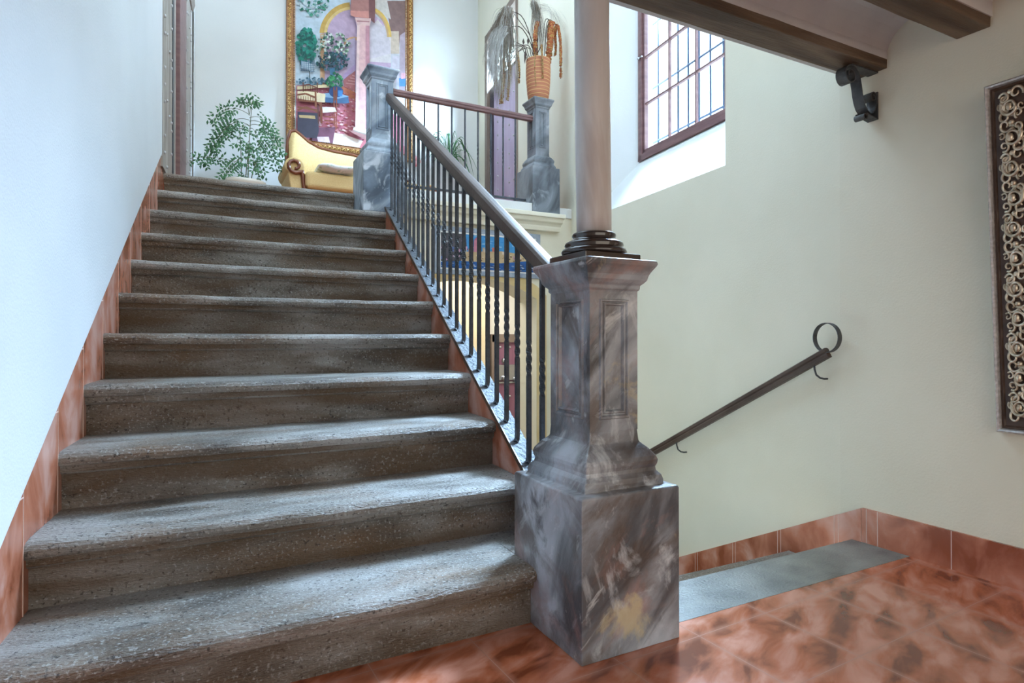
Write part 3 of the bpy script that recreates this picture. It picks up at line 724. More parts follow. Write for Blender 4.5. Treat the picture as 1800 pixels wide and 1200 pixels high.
strap(lo+[(2.34, 1.717), (2.37, 1.712), (2.404, 1.706)], 'lower_scroll')
strap(spiral(2.378, 1.790, .006, .022, R(500), R(0), 22)+[(2.398, 1.765), (2.388, 1.74), (2.37, 1.724)], 'inner_scroll')

# ------------------------------------------------------------------ window
root = empty('window_1', (WX(2.9, .3), 2.9, 2.146)); struct(root)
D = .30; fy0, fy1, fz0, fz1 = 2.28, 3.54, 2.146, 3.62; rr = bpy.data.objects
def wbox(mb, ya, yb, za, zb, d0, d1, mi=0):
    vs = [(WX(ya, d0), ya, za), (WX(yb, d0), yb, za), (WX(yb, d1), yb, za), (WX(ya, d1), ya, za), (WX(ya, d0), ya, zb), (WX(yb, d0), yb, zb), (WX(yb, d1), yb, zb), (WX(ya, d1), ya, zb)]
    mb.add(vs, [(0,3,2,1),(4,5,6,7),(0,1,5,4),(1,2,6,5),(2,3,7,6),(3,0,4,7)], mi)
mb = MB()
fw = .045
for a, b_, c, d_ in ((fy0, fy1, fz0, fz0+fw), (fy0, fy1, fz1-fw, fz1), (fy0, fy0+fw, fz0, fz1), (fy1-fw, fy1, fz0, fz1)): wbox(mb, a, b_, c, d_, D-.02, D+.04)
part(mb, 'window_frame', 'plumwood', root, bevel=.002)
mb = MB(); iw = .03
for a, b_, c, d_ in ((fy0+fw, fy1-fw, fz0+fw, fz0+fw+iw), (fy0+fw, fy1-fw, fz1-fw-iw, fz1-fw), (fy0+fw, fy0+fw+iw, fz0+fw, fz1-fw), (fy1-fw-iw+.01, fy1-fw, fz0+fw, fz1-fw)): wbox(mb, a, b_, c, d_, D-.005, D+.03)
sash_ = part(mb, 'sash', 'plumwood', root, bevel=.002)
mb = MB()
for y in (3.191, 2.906, 2.63, 2.45): wbox(mb, y-.006, y+.006, fz0+fw+iw, fz1-fw-iw, D+.002, D+.022)
for z in (2.559, 2.905, 3.25): wbox(mb, fy0+fw, fy1-fw, z-.006, z+.006, D+.001, D+.023)
part(mb, 'glazing_bars', 'plumwood', root).parent = sash_
mb = MB(); wbox(mb, fy0+fw, fy1-fw, fz0+fw, fz1-fw, D+.010, D+.013); part(mb, 'pane', 'glass', root).parent = sash_
mb = MB(); mb.ball((WX(3.515, D-.03), 3.515, 2.905), .012); mb.box(WX(3.5, D-.03)-.005, WX(3.5, D-.03)+.005, 3.475, 3.52, 2.900, 2.910); part(mb, 'catch', 'steel', root)
root = empty('window_grille', (WX(2.9, .5), 2.9, 2.2), 'iron grille of thin upright bars outside the small-paned window', 'grille')
M['grille'] = mat('blue_grey_grille', (.02, .05, .10), rough=.6)
for y in (3.571, 3.326, 3.210, 3.093, 2.976, 2.849, 2.72, 2.6, 2.48):
    mb = MB(); mb.tube([(WX(y, .5), y, 2.1), (WX(y, .5), y, 3.65)], .008, n=6); part(mb, 'upright_bar', 'grille', root)
for z in (2.35, 2.775, 3.277):
    mb = MB(); mb.tube([(WX(2.30, .5), 2.30, z), (WX(3.65, .5), 3.65, z)], .008, n=6); part(mb, 'cross_bar', 'grille', root)

# ------------------------------------------------------------------ doors
def stud(mb, x, y, z, r, nx, ny, mi=0):
    n = Vector((nx, ny, 0)).normalized(); t = Vector((-n.y, n.x, 0)); loops = []
    for q, h in ((1, 0), (.85, .5), (.5, .85)):
        loops.append([tuple(Vector((x, y, z))+n*r*h+(t*math.cos(2*PI*i/8)+Vector((0, 0, 1))*math.sin(2*PI*i/8))*r*q) for i in range(8)])
    mb.loft(loops, mi, True)
# door 2: lilac studded door in the stairwell wall
root = empty('door_2', (WX(5.8, .06), 5.8, LAND)); struct(root)
mb = MB(); y0, y1, z0, z1 = DR['y0'], DR['y1'], DR['z0'], DR['z1']
for a, b_, c, d_ in ((y0, y0+.05, z0, z1), (y1-.07, y1, z0, z1), (y0, y1, z1-.07, z1)): wbox(mb, a, b_, c, d_, -.01, .1)
wbox(mb, y0, y1, 3.66, 3.69, .045, .09)
part(mb, 'door_frame', 'taupe', root, bevel=.003)
mb = MB(); wbox(mb, y1-.15, y1-.07, z0, 3.66, .03, .09); part(mb, 'dark_jamb', 'darkgap', root)
mb = MB(); wbox(mb, y0+.05, y1-.15, z0, 3.66, .05, .09); leaf_ = part(mb, 'leaf', 'lilac', root)
mb = MB()
for z in [2.02+.152*i for i in range(10)]:
    for y in ((5.98, 5.82, 5.63, 5.5, 5.36) if int(round((z-2.02)/.152)) % 3 == 0 else (5.98, 5.63)): stud(mb, WX(y, .05), y, z, .013, -1, 0)
part(mb, 'studs', 'stud', root).parent = leaf_
mb = MB(); wbox(mb, y0+.05, y1-.07, 3.69, z1-.07, .05, .055); part(mb, 'transom_glass', 'glass', root)
# door 1: pair of studded leaves at the left of the landing
root = empty('door_1', (XL(5.0)-.02, 5.0, LAND)); struct(root)
def lbox(mb, ya, yb, za, zb, d0, d1, mi=0):
    vs = [(XL(ya)+d0, ya, za), (XL(yb)+d0, yb, za), (XL(yb)+d1, yb, za), (XL(ya)+d1, ya, za), (XL(ya)+d0, ya, zb), (XL(yb)+d0, yb, zb), (XL(yb)+d1, yb, zb), (XL(ya)+d1, ya, zb)]
    mb.add(vs, [(0,3,2,1),(4,5,6,7),(0,1,5,4),(1,2,6,5),(2,3,7,6),(3,0,4,7)], mi)
for ya, yb_, lab in ((4.19, 4.66, 0), (5.62, 6.10, 1)):
    mb = MB(); lbox(mb, ya, yb_, LAND, 4.55, -.03, 0, 0)
    k = 0
    for z in [LAND+.10+.105*i for i in range(23)]:
        if k % 4 == 0: ysd = [ya+.06+(yb_-ya-.12)*q/3 for q in range(4)]; zz = [z-.06*q for q in range(4)]
        else: ysd = [ya+.06, yb_-.06] if k % 2 else []; zz = [z, z-.02]
        for y_, z_ in zip(ysd, zz): stud(mb, XL(y_), y_, z_, .012, 1, 0, 1)
        k += 1
    part(mb, 'leaf', ['studwood', 'stud'], root)
mb = MB(); lbox(mb, 4.67, 4.75, LAND, 4.55, -.05, .004); part(mb, 'dark_edge', 'iron', root)
mb = MB(); lbox(mb, 4.76, 4.90, LAND, 4.55, -.06, -.002); part(mb, 'grey_jamb', 'studwood', root)
mb = MB(); lbox(mb, 4.90, 5.15, LAND, 4.55, -.2, -.10); part(mb, 'dark_recess', 'darkgap', root)
mb = MB(); lbox(mb, 5.15, 5.61, LAND, 4.55, -.03, .004); part(mb, 'plum_post', 'plumwood', root, bevel=.004)
mb = MB(); lbox(mb, 6.10, 6.38, LAND, 4.55, -.04, -.012); part(mb, 'reveal', 'white', root)
mb = MB(); loops = []
for y in (5.60, 6.14):
    loops.append([(XL(y)-.02, y, 3.78), (XL(y)+.012, y, 3.78), (XL(y)+.03, y, 3.84), (XL(y)+.02, y, 4.0), (XL(y)-.02, y, 4.1)])
mb.loft(loops); part(mb, 'door_cap', 'studwood', root)
# door 3: in the lower hall
root = empty('door_3', (2.86, 5.56, LOWZ)); struct(root)
mb = MB()
for a, b_, c, d_ in ((2.64, 2.70, LOWZ, .87), (3.04, 3.10, LOWZ, .87), (2.64, 3.10, .79, .87)): mb.box(a, b_, 5.53, 5.6, c, d_)
part(mb, 'door_frame', 'taupe', root, bevel=.004)
mb = MB(); mb.box(2.70, 3.04, 5.56, 5.6, LOWZ, .79)
for x in (2.81, 2.93): mb.box(x-.004, x+.004, 5.552, 5.56, LOWZ, .37)
leaf_ = part(mb, 'leaf', 'mauve', root)
mb = MB()
for z in (.74, .23, -.05, -.3):
    for x in (2.75, 2.86, 2.98): stud(mb, x, 5.56, z, .013, 0, -1)
part(mb, 'studs', 'stud', root).parent = leaf_
mb = MB(); mb.box(2.72, 2.98, 5.535, 5.56, .40, .56); mb.box(2.70, 3.03, 5.545, 5.56, .365, .385)
for x, z in ((2.78, .60), (2.95, .60), (2.78, .42), (2.92, .40)): mb.ball((x, 5.525, z), .035)
part(mb, 'lock_plate', 'steel', root, bevel=.003).parent = leaf_

# ------------------------------------------------------------------ paintings
F_, PS_, V0_, H_ = 1056.15, .4788, 594.9, .8284
def at(u, v, Y):
    """where a spot of the picture, read off the photograph, lies on the canvas plane"""
    a = (u-900)/F_; b_ = (V0_-v)/F_; dx = math.sin(PS_)+math.cos(PS_)*a; dy = math.cos(PS_)-math.sin(PS_)*a
    t = Y/dy; return (dx*t, H_+b_*t)
class Canvas:
    def __init__(s, Y, box): s.mb = MB(); s.Y = Y; s.mats = []; s.box = box; s.n = 0
    def mi(s, c):
        nm = 'paint_%02x%02x%02x' % tuple(int(255*min(1, q)) for q in c); pmat(nm, c)
        if nm not in s.mats: s.mats.append(nm)
        return s.mats.index(nm)
    def xz(s, pts, c):
        x0, x1, z0, z1 = s.box; y = s.Y-.00004*s.n; s.n += 1
        # clip to the canvas
        def clip(P, inside, inter):
            o_ = []
            for i in range(len(P)):
                A, B = P[i-1], P[i]
                if inside(B):
                    if not inside(A): o_.append(inter(A, B))
                    o_.append(B)
                elif inside(A): o_.append(inter(A, B))
            return o_
        P = list(pts)
        for ax, lim, sg in ((0, x0, 1), (0, x1, -1), (1, z0, 1), (1, z1, -1)):
            def ins(q): return (q[ax]-lim)*sg >= 0
            def itx(A, B):
                t = (lim-A[ax])/((B[ax]-A[ax]) or 1e-9); return (A[0]+(B[0]-A[0])*t, A[1]+(B[1]-A[1])*t)
            if P: P = clip(P, ins, itx)
        if len(P) >= 3:
            s.mb.add([(p[0], y, p[1]) for p in P], [tuple(range(len(P)))], s.mi(c))
    def px(s, pts, c): s.xz([at(u, v, s.Y) for u, v in pts], c)
    def blob(s, u, v, r, c, seed=0, ry=None, n=11):
        rg = random.Random(seed+int(u*7+v*13)); ry = ry or r
        s.px([(u+r*(.65+.6*rg.random())*math.cos(2*PI*i/n), v+ry*(.65+.6*rg.random())*math.sin(2*PI*i/n)) for i in range(n)], c)
def srgb(r, g, b): return tuple(((c/255+.055)/1.055)**2.4 if c > 10 else c/255/12.92 for c in (r, g, b))

PY = 6.524
cv = Canvas(PY, (.86, 2.05, 2.89, 4.72))
A_ = lambda x, y: (500+x/4.2875, y/4.2857)
cv.xz([(.86, 2.89), (2.05, 2.89), (2.05, 4.72), (.86, 4.72)], srgb(206, 208, 214))
K = lambda pts, c: cv.px([A_(*p) for p in pts], srgb(*c))
K([(85,-200),(560,-200),(520,20),(350,150),(260,250),(300,400),(280,620),(85,640)], (196, 214, 226))
K([(280,250),(300,150),(400,50),(500,25),(560,30),(800,200),(800,500),(600,660),(430,640),(280,640)], (198, 172, 196))
K([(630,220),(700,140),(800,260),(800,470),(640,460)], (222, 216, 214))
K([(640,150),(780,200),(800,400),(640,440)], (214, 206, 212))
K([(85,640),(300,630),(300,660),(440,640),(640,760),(900,900),(900,1200),(85,1080)], (196, 112, 128))
K([(420,640),(530,690),(530,760),(420,690)], (190, 110, 80))
K([(700,0),(930,0),(930,220),(870,260),(860,400),(800,400),(800,260),(780,120)], (136, 108, 104))
K([(800,230),(860,230),(865,400),(800,400)], (208, 190, 170))
K([(670,-60),(760,-60),(800,140),(700,90),(672,60)], (214, 208, 200))
K([(812,420),(860,420),(860,620),(812,620)], (214, 208, 218))
K([(870,260),(930,220),(930,700),(860,700)], (186, 170, 182))
# arches
def ringp(cx, cy, rx_, ry_, t, a0, a1, c, n=20):
    o_ = [(cx+rx_*math.cos(R(a0+(a1-a0)*i/n)), cy-ry_*math.sin(R(a0+(a1-a0)*i/n))) for i in range(n+1)]
    i_ = [(cx+(rx_-t)*math.cos(R(a0+(a1-a0)*i/n)), cy-(ry_-t)*math.sin(R(a0+(a1-a0)*i/n))) for i in range(n+1)]
    for q in range(n): K([o_[q], o_[q+1], i_[q+1], i_[q]], c)
ringp(510, 260, 250, 250, 34, 95, 176, (204, 166, 84)); ringp(510, 262, 216, 218, 22, 95, 174, (226, 196, 130))
ringp(640, 290, 165, 240, 24, 4, 80, (222, 184, 96)); ringp(640, 290, 145, 218, 14, 4, 80, (206, 170, 120))
ringp(520, 335, 75, 62, 24, 60, 178, (226, 178, 130))
K([(455,335),(470,300),(530,280),(530,560),(470,560)], (190, 176, 204))
K([(440,560),(530,480),(530,520),(440,600)], (186, 160, 200)); K([(440,600),(530,530),(530,690),(450,650)], (176, 108, 110))
for q in range(4): K([(460+q*16,620-q*20),(530,628-q*20),(530,636-q*20),(460+q*16,628-q*20)], (214, 160, 158))
K([(266,250),(300,250),(300,640),(266,640)], (214, 170, 130))
# floor bricks
rg = random.Random(2)
for q in range(190):
    x = rg.uniform(250, 640); y = rg.uniform(650, 1010)
    s_ = .5+(y-640)/420
    if x > 520 and y < 720: continue
    K([(x, y), (x+17*s_, y+6*s_), (x+12*s_, y+13*s_), (x-5*s_, y+7*s_)], rg.choice([(222, 170, 176), (232, 196, 196), (160, 74, 96), (176, 84, 72), (206, 140, 140)]))
K([(370,1000),(440,1010),(640,1080),(560,1150),(360,1090)], (238, 222, 214)); K([(600,1040),(700,1000),(900,1100),(900,1200),(560,1110)], (196, 110, 118))
K([(230,960),(380,960),(360,1080),(200,1060)], (120, 70, 92)); K([(240,1030),(330,1030),(340,1075),(250,1065)], (226, 200, 206))
# foliage
def leaves(x0, x1, y0, y1, n, cs, r=(6, 16), seed=1):
    rg = random.Random(seed)
    for q in range(int(n*2.4)):
        x, y = rg.uniform(x0, x1), rg.uniform(y0, y1); rr_ = rg.uniform(*r)*.62
        cx, cy = (x0+x1)/2, (y0+y1)/2
        if ((x-cx)/(x1-cx))**2+((y-cy)/(y1-cy))**2 > 1.05: continue
        u, v = A_(x, y); cv.blob(u, v, rr_/4.28, srgb(*rg.choice(cs)), seed=q, n=7)
leaves(95, 330, -120, 120, 70, [(20, 110, 90), (60, 140, 110), (120, 170, 170), (200, 216, 220)], (10, 24), 3)
leaves(85, 235, 215, 500, 120, [(14, 110, 100), (20, 130, 110), (40, 150, 130), (10, 90, 84)], (12, 26), 4)
K([(120,460),(225,490),(215,540),(120,520)], (190, 206, 214))
for q in range(8): K([(118+q*14, 455), (122+q*14, 455), (124+q*13, 540), (120+q*13, 540)], (60, 100, 130))
for q in range(6): K([(115, 462+q*14), (222, 470+q*14), (222, 473+q*14), (115, 465+q*14)], (60, 100, 130))
K([(178,540),(184,540),(190,620),(182,620)], (70, 90, 90))
leaves(85, 320, 590, 650, 45, [(60, 100, 120), (30, 84, 100), (120, 150, 170)], (8, 16), 6)
K([(90,655),(330,640),(330,662),(90,680)], (232, 214, 170))
leaves(235, 480, 250, 460, 90, [(222, 232, 222), (120, 150, 120), (30, 80, 70), (200, 214, 200), (60, 120, 96)], (8, 20), 7)
leaves(235, 480, 400, 540, 90, [(14, 60, 70), (20, 84, 80), (60, 110, 130), (10, 46, 60)], (8, 18), 8)
K([(330,520),(372,520),(368,600),(338,600)], (60, 110, 140))
leaves(310, 430, 560, 700, 60, [(20, 110, 70), (60, 150, 90), (10, 80, 60)], (8, 20), 9)
# fountain
K([(290,715),(330,705),(470,735),(478,785),(440,790),(300,780)], (60, 100, 140)); K([(290,712),(380,705),(478,735),(400,752),(300,742)], (130, 165, 195))
ringp(380, 700, 54, 44, 43, 0, 360, (20, 60, 110)); K([(395,690),(430,690),(425,735),(395,735)], (50, 120, 180))
# table and chairs
K([(90,695),(200,695),(300,720),(296,782),(230,775),(90,750)], (232, 214, 174)); K([(235,780),(275,785),(278,940),(262,940),(255,800)], (120, 66, 40))
def rod(a, b_, t, c): 
    dx, dy = b_[0]-a[0], b_[1]-a[1]; L = math.hypot(dx, dy) or 1; nx, ny = -dy/L*t/2, dx/L*t/2
    K([(a[0]+nx, a[1]+ny), (b_[0]+nx, b_[1]+ny), (b_[0]-nx, b_[1]-ny), (a[0]-nx, a[1]-ny)], c)
BR = (112, 58, 34)
for a, b_ in (((132,630),(134,700)), ((238,635),(240,710)), ((135,655),(170,645)), ((170,645),(238,672)), ((135,690),(238,700))): rod(a, b_, 9, BR)
for q in range(5): rod((150+q*18, 655), (150+q*18, 698), 4, BR)
for a, b_ in (((225,700),(228,820)), ((90,725),(150,715)), ((150,715),(225,745)), ((90,765),(225,775)), ((90,815),(240,840)), ((90,840),(150,815)), ((150,815),(245,850))): rod(a, b_, 14, (130, 74, 44))
for q in range(7): rod((98+q*18, 735), (98+q*18, 770), 5, BR)
K([(90,850),(245,862),(250,1000),(235,1050),(90,1040)], (58, 54, 70)); K([(100,875),(220,880),(225,905),(105,895)], (188, 160, 110)); rod((242,800),(248,940), 10, (92, 50, 40))
for a, b_ in (((362,665),(368,960)), ((384,665),(380,985)), ((362,700),(384,700)), ((275,830),(272,935)), ((290,915),(375,930)), ((290,885),(375,895))): rod(a, b_, 9, (140, 70, 44))
K([(362,690),(386,690),(386,760),(362,770)], (116, 60, 40)); K([(275,815),(370,818),(384,850),(280,860)], (236, 226, 216))
# the painted column in front
K([(485,-220),(670,-220),(672,110),(665,185),(625,150),(490,130)], (170, 118, 110)); K([(625,-220),(672,-220),(668,186),(625,150)], (120, 76, 76))
K([(485,92),(625,96),(625,150),(520,140),(490,128)], (206, 140, 128))
K([(520,145),(640,150),(640,165),(632,205),(536,200),(524,165)], (222, 186, 180)); K([(535,165),(630,170),(628,180),(535,176)], (176, 126, 130))
K([(537,200),(630,205),(632,985),(523,975)], (226, 182, 180)); K([(600,203),(630,205),(632,985),(600,980)], (196, 142, 152)); K([(537,200),(556,200),(546,975),(523,975)], (236, 204, 198))
K([(512,965),(640,985),(640,1015),(600,1035),(520,1010),(506,985)], (214, 206, 190)); K([(485,1000),(510,985),(620,1030),(600,1062)], (168, 120, 116)); K([(512,990),(600,1015),(638,1005),(636,1012),(600,1024),(512,998)], (150, 140, 128))
K([(850,600),(900,590),(900,660),(855,660)], (70, 130, 190)); K([(868,560),(900,560),(900,600),(868,605)], (224, 170, 180))

def frame_rect(mb, x0, x1, z0, z1, prof, y0):
    """prof: (inward, forward) pairs; mitred frame lying in x-z, front towards -y"""
    lps = [[(x0+a, y0-b_, z0+a), (x1-a, y0-b_, z0+a), (x1-a, y0-b_, z1-a), (x0+a, y0-b_, z1-a)] for a, b_ in prof]
    mb.loft(lps, caps=False)
root = empty('framed_painting', (1.45, 6.54, 2.82), 'huge gilt-framed courtyard painting with pink column hanging above the yellow sofa', 'painting')
off(cv.mb, root); cv.mb.build('canvas', cv.mats, root, fix=False)
FX0, FX1, FZ0, FZ1 = .776, 2.125, 2.812, 4.80
mb = MB(); frame_rect(mb, FX0, FX1, FZ0, FZ1, [(0, 0), (0, .02), (.006, .028), (.010, .028), (.052, .030), (.056, .024), (.066, .022), (.066, .012), (.072, .016), (.080, .018), (.088, .014), (.094, .0)], 6.535)
frame_ = part(mb, 'moulded_frame', 'golddark', root, fix=False)
# carved leaves and beads along the frame
def along(mb, x0, x1, z0, z1, inset, step, fn):
    for (ax, az), (bx, bz) in (((x0+inset, z0+inset), (x1-inset, z0+inset)), ((x1-inset, z0+inset), (x1-inset, z1-inset)), ((x1-inset, z1-inset), (x0+inset, z1-inset)), ((x0+inset, z1-inset), (x0+inset, z0+inset))):
        L = math.hypot(bx-ax, bz-az); n = int(L/step)
        for i in range(n+1):
            t = i/n; fn(mb, ax+(bx-ax)*t, az+(bz-az)*t, (bx-ax)/L, (bz-az)/L, i)
def leafc(mb, x, z, tx, tz, i):
    s = 1 if i % 2 else -1; nx, nz = -tz, tx
    loops = []
    for q in range(5):
        t = q/4; cx = x+tx*(t-.5)*.036+nx*s*.010*math.sin(t*PI*1.5); cz = z+tz*(t-.5)*.036+nz*s*.010*math.sin(t*PI*1.5); w_ = .008*math.sin(PI*(t*.8+.15))
        loops.append([(cx-nx*w_, 6.504, cz-nz*w_), (cx, 6.494, cz), (cx+nx*w_, 6.504, cz+nz*w_)])
    mb.loft(loops, closed=False, smooth=True)
    mb.ball((x+nx*s*-.011, 6.502, z+nz*s*-.011), .0065, 6)
mb = MB(); along(mb, FX0, FX1, FZ0, FZ1, .031, .024, leafc); part(mb, 'carved_leaves', 'gold', root, fix=False).parent = frame_
mb = MB(); along(mb, FX0, FX1, FZ0, FZ1, .079, .0175, lambda mb, x, z, tx, tz, i: mb.ball((x, 6.517, z), .0055, 6)); part(mb, 'bead_row', 'champagne', root, fix=False).parent = frame_
# plain back board
mb = MB(); mb.box(FX0+.01, FX1-.01, 6.532, 6.548, FZ0+.01, FZ1-.01); part(mb, 'backboard', 'brownwood', root)

# landscape picture under the cornice
cv = Canvas(4.1035, (1.545, 2.335, 1.345, 1.600)); B_ = lambda x, y: (740+x/8.18, 380+y/8.18)
cv.xz([(1.545, 1.345), (2.335, 1.345), (2.335, 1.6), (1.545, 1.6)], srgb(70, 160, 222))
K2 = lambda pts, c: cv.px([B_(*p) for p in pts], srgb(*c))
rg = random.Random(4)
for q in range(60):
    x, y = rg.uniform(640, 1750), rg.uniform(250, 560); K2([(x, y), (x+40, y+6), (x+34, y+24), (x-6, y+16)], rg.choice([(110, 180, 232), (50, 150, 220), (150, 204, 240)]))
K2([(200,220),(640,260),(660,470),(540,700),(200,720)], (88, 84, 90))
for q in range(70):
    x, y = rg.uniform(200, 700), rg.uniform(300, 660); cv.blob(*B_(x, y), rg.uniform(1.2, 3.2), srgb(*rg.choice([(30, 40, 50), (160, 170, 180), (210, 160, 190), (90, 110, 160), (60, 60, 60)])), n=6)
K2([(600,510),(1150,505),(1750,590),(1760,780),(560,700)], (206, 180, 138))
K2([(760,340),(820,340),(826,520),(752,510)], (216, 140, 160)); K2([(775,320),(800,300),(815,340),(765,345)], (190, 110, 130))
for x, y, h_ in ((680,470,50),(880,450,60),(910,480,40),(1020,450,60),(1080,470,50),(1160,510,40),(1320,570,50),(1400,580,40),(1520,560,60)):
    K2([(x, y), (x+34, y+3), (x+34, y+h_+3), (x, y+h_)], rg.choice([(214, 120, 110), (200, 176, 150), (226, 210, 190), (190, 140, 160)]))
for q in range(60):
    x = rg.uniform(600, 1700); y = rg.uniform(560, 650); cv.blob(*B_(x, y), rg.uniform(.8, 2), srgb(*rg.choice([(150, 120, 80), (230, 210, 170), (110, 84, 60), (214, 190, 150)])), n=5)
K2([(200,660),(560,640),(1100,680),(1500,650),(1760,660),(1760,830),(200,760)], (30, 96, 170))
for q in range(110):
    x = rg.uniform(210, 1740); y = 640+rg.uniform(0, 120)+(x-200)*.04; K2([(x, y), (x+rg.uniform(20, 60), y+4), (x+30, y+12), (x-4, y+8)], rg.choice([(230, 238, 244), (20, 60, 110), (60, 130, 200), (30, 40, 60), (190, 200, 210)]))
root = empty('landscape_picture', (1.95, 4.115, 1.30), 'wide blue-framed picture of a sunny town and water, hung below the landing cornice', 'picture')
off(cv.mb, root); cv.mb.build('canvas', cv.mats, root, fix=False)
M['blueframe'] = mat('blue_grey_frame', (.22, .27, .34), (.34, .39, .46), scale=20, rough=.4)
mb = MB(); frame_rect(mb, 1.500, 2.380, 1.298, 1.648, [(0, 0), (0, .018), (.004, .022), (.034, .022), (.036, .016)], 4.118); frame_ = part(mb, 'frame', 'blueframe', root, fix=False)
M['matwhite'] = mat('white_picture_mat', (.76, .76, .74), rough=.8)
mb = MB(); frame_rect(mb, 1.534, 2.346, 1.332, 1.614, [(0, .017), (.013, .020), (.014, .01)], 4.118); part(mb, 'inner_edge', 'matwhite', root, fix=False).parent = frame_
mb = MB(); mb.box(1.505, 2.375, 4.105, 4.119, 1.303, 1.643); part(mb, 'backboard', 'brownwood', root)

# ------------------------------------------------------------------ carved mirror on the right wall
root = empty('carved_mirror', (2.395, 1.045, .515), 'tall mirror with silver edge and carved scrollwork frame leaning from the cream right wall', 'mirror')
root.rotation_euler = (0, R(-3.6), 0)
# local axes: x into the room is negative, y along the wall (towards the viewer is negative), z up
H = 1.152; Wd = .78
def fr_yz(mb, prof, y1, y0, z0, z1, mi=0):
    lps = [[(-b_, y1-a, z0+a), (-b_, y0+a, z0+a), (-b_, y0+a, z1-a), (-b_, y1-a, z1-a)] for a, b_ in prof]
    mb.loft(lps, mi, caps=False)
mb = MB(); fr_yz(mb, [(0, -.01), (0, .012), (.002, .020), (.007, .026), (.012, .024), (.015, .016), (.016, .008)], 0, -Wd, 0, H); mb.build('silver_edge', 'silver', root, fix=False)
mb = MB(); mb.box(-.008, .004, -Wd+.01, -.01, .01, H-.01); mb.build('backing', 'brownwood', root)
mb = MB(); fr_yz(mb, [(.016, .012), (.022, .013), (.026, .008)], 0, -Wd, 0, H); mb.build('dark_inner_moulding', 'brownwood', root, fix=False)
mb = MB()
def scroll(cy, cz, r, a0, turns, th, fl=1, sgn=1):
    pts = []; n = int(14*abs(turns))+8
    for i in range(n+1):
        t = i/n; a = a0+sgn*turns*2*PI*t; rr_ = r*(1-.72*t)
        pts.append((-.010-.010*math.sin(PI*t*.8), cy+rr_*math.cos(a)*.8, cz+rr_*math.sin(a)))
    mb.tube(pts, lambda t: th*(1.15-.55*t), n=6, up=(1, 0, 0))
def band(yc, za, zc, axis='z', L=None):
    rg = random.Random(8); n = int(round(abs(zc-za)/.094)); st = (zc-za)/n
    for i in range(n):
        z = za+st*(i+.5); s = 1 if i % 2 else -1
        c = (lambda d, e: (yc+d, z+e)) if axis == 'z' else (lambda d, e: (z+e, yc+d))
        for d, e, r_, a0, tu, th, sg in ((0, 0, .040, R(80), .9, .0062, s), (0, 0, .028, R(260), 1.1, .0048, -s), (.016*s, .040, .022, R(200), 1.1, .0045, s),
                (-.018*s, .030, .020, R(20), 1.2, .0042, -s), (-.016*s, -.030, .022, R(120), 1.1, .0045, s), (.020*s, -.026, .017, R(300), 1.2, .004, -s), (.026, .006, .014, R(40), 1.0, .0035, s), (-.028, -.004, .014, R(180), 1.0, .0035, -s)):
            cy_, cz_ = c(d, e); scroll(cy_, cz_, r_, a0, tu, th, sgn=sg)
        cy_, cz_ = c(0, .046); mb.ball((-.016, cy_, cz_), .009, 8); cy_, cz_ = c(.004, 0); mb.ball((-.016, cy_, cz_), .010, 8, sq=(1, 1, 1.4))
band(-.072, .040, H-.040); band(-Wd+.072, .040, H-.040); band(.072, -Wd+.12, -.12, 'y'); band(H-.072, -Wd+.12, -.12, 'y')
mb.build('carved_scrollwork', 'champagne', root, fix=False)
mb = MB(); mb.box(-.014, -.010, -Wd+.125, -.125, .125, H-.125); mb.build('mirror_pane', 'mirror', root)

# ------------------------------------------------------------------ sofa
root = empty('sofa', (1.42, 5.75, LAND), 'pale yellow upholstered sofa with carved dark wood trim under the big painting', 'sofa')
mb = MB()
crest = [(.765, .90), (.79, .985), (.83, 1.0), (.88, .965), (.95, .91), (1.05, .865), (1.2, .845), (1.4, .835), (1.6, .80), (1.8, .74), (1.95, .66), (2.05, .58)]
loops = []
for x, h_ in crest:
    z = LAND+h_; loops.append([(x, 6.22, LAND+.30), (x, 6.17, LAND+.6), (x, 6.20, z-.03), (x, 6.24, z), (x, 6.31, z), (x, 6.33, z-.04), (x, 6.34, LAND+.3)])
mb.loft(loops, 0, True); part(mb, 'backrest', 'yellow', root)
mb = MB(); pts = [(x-.005, 6.235, LAND+h_+.010) for x, h_ in crest]; pts = [(.745, 6.22, LAND+.45), (.745, 6.225, LAND+.7)]+pts
mb.tube(pts, lambda t: .018 if t < .5 else .014, n=8, up=(0, 1, 0)); part(mb, 'wood_crest', 'redwood', root)
mb = MB(); mb.box(.86, 2.0, 5.74, 6.30, LAND+.20, LAND+.33); part(mb, 'seat_base', 'yellow', root, bevel=.02, seg=3)
mb = MB(); mb.box(.85, 1.98, 5.70, 6.20, LAND+.335, LAND+.49); part(mb, 'seat_cushion', 'yellow', root, bevel=.035, seg=4)
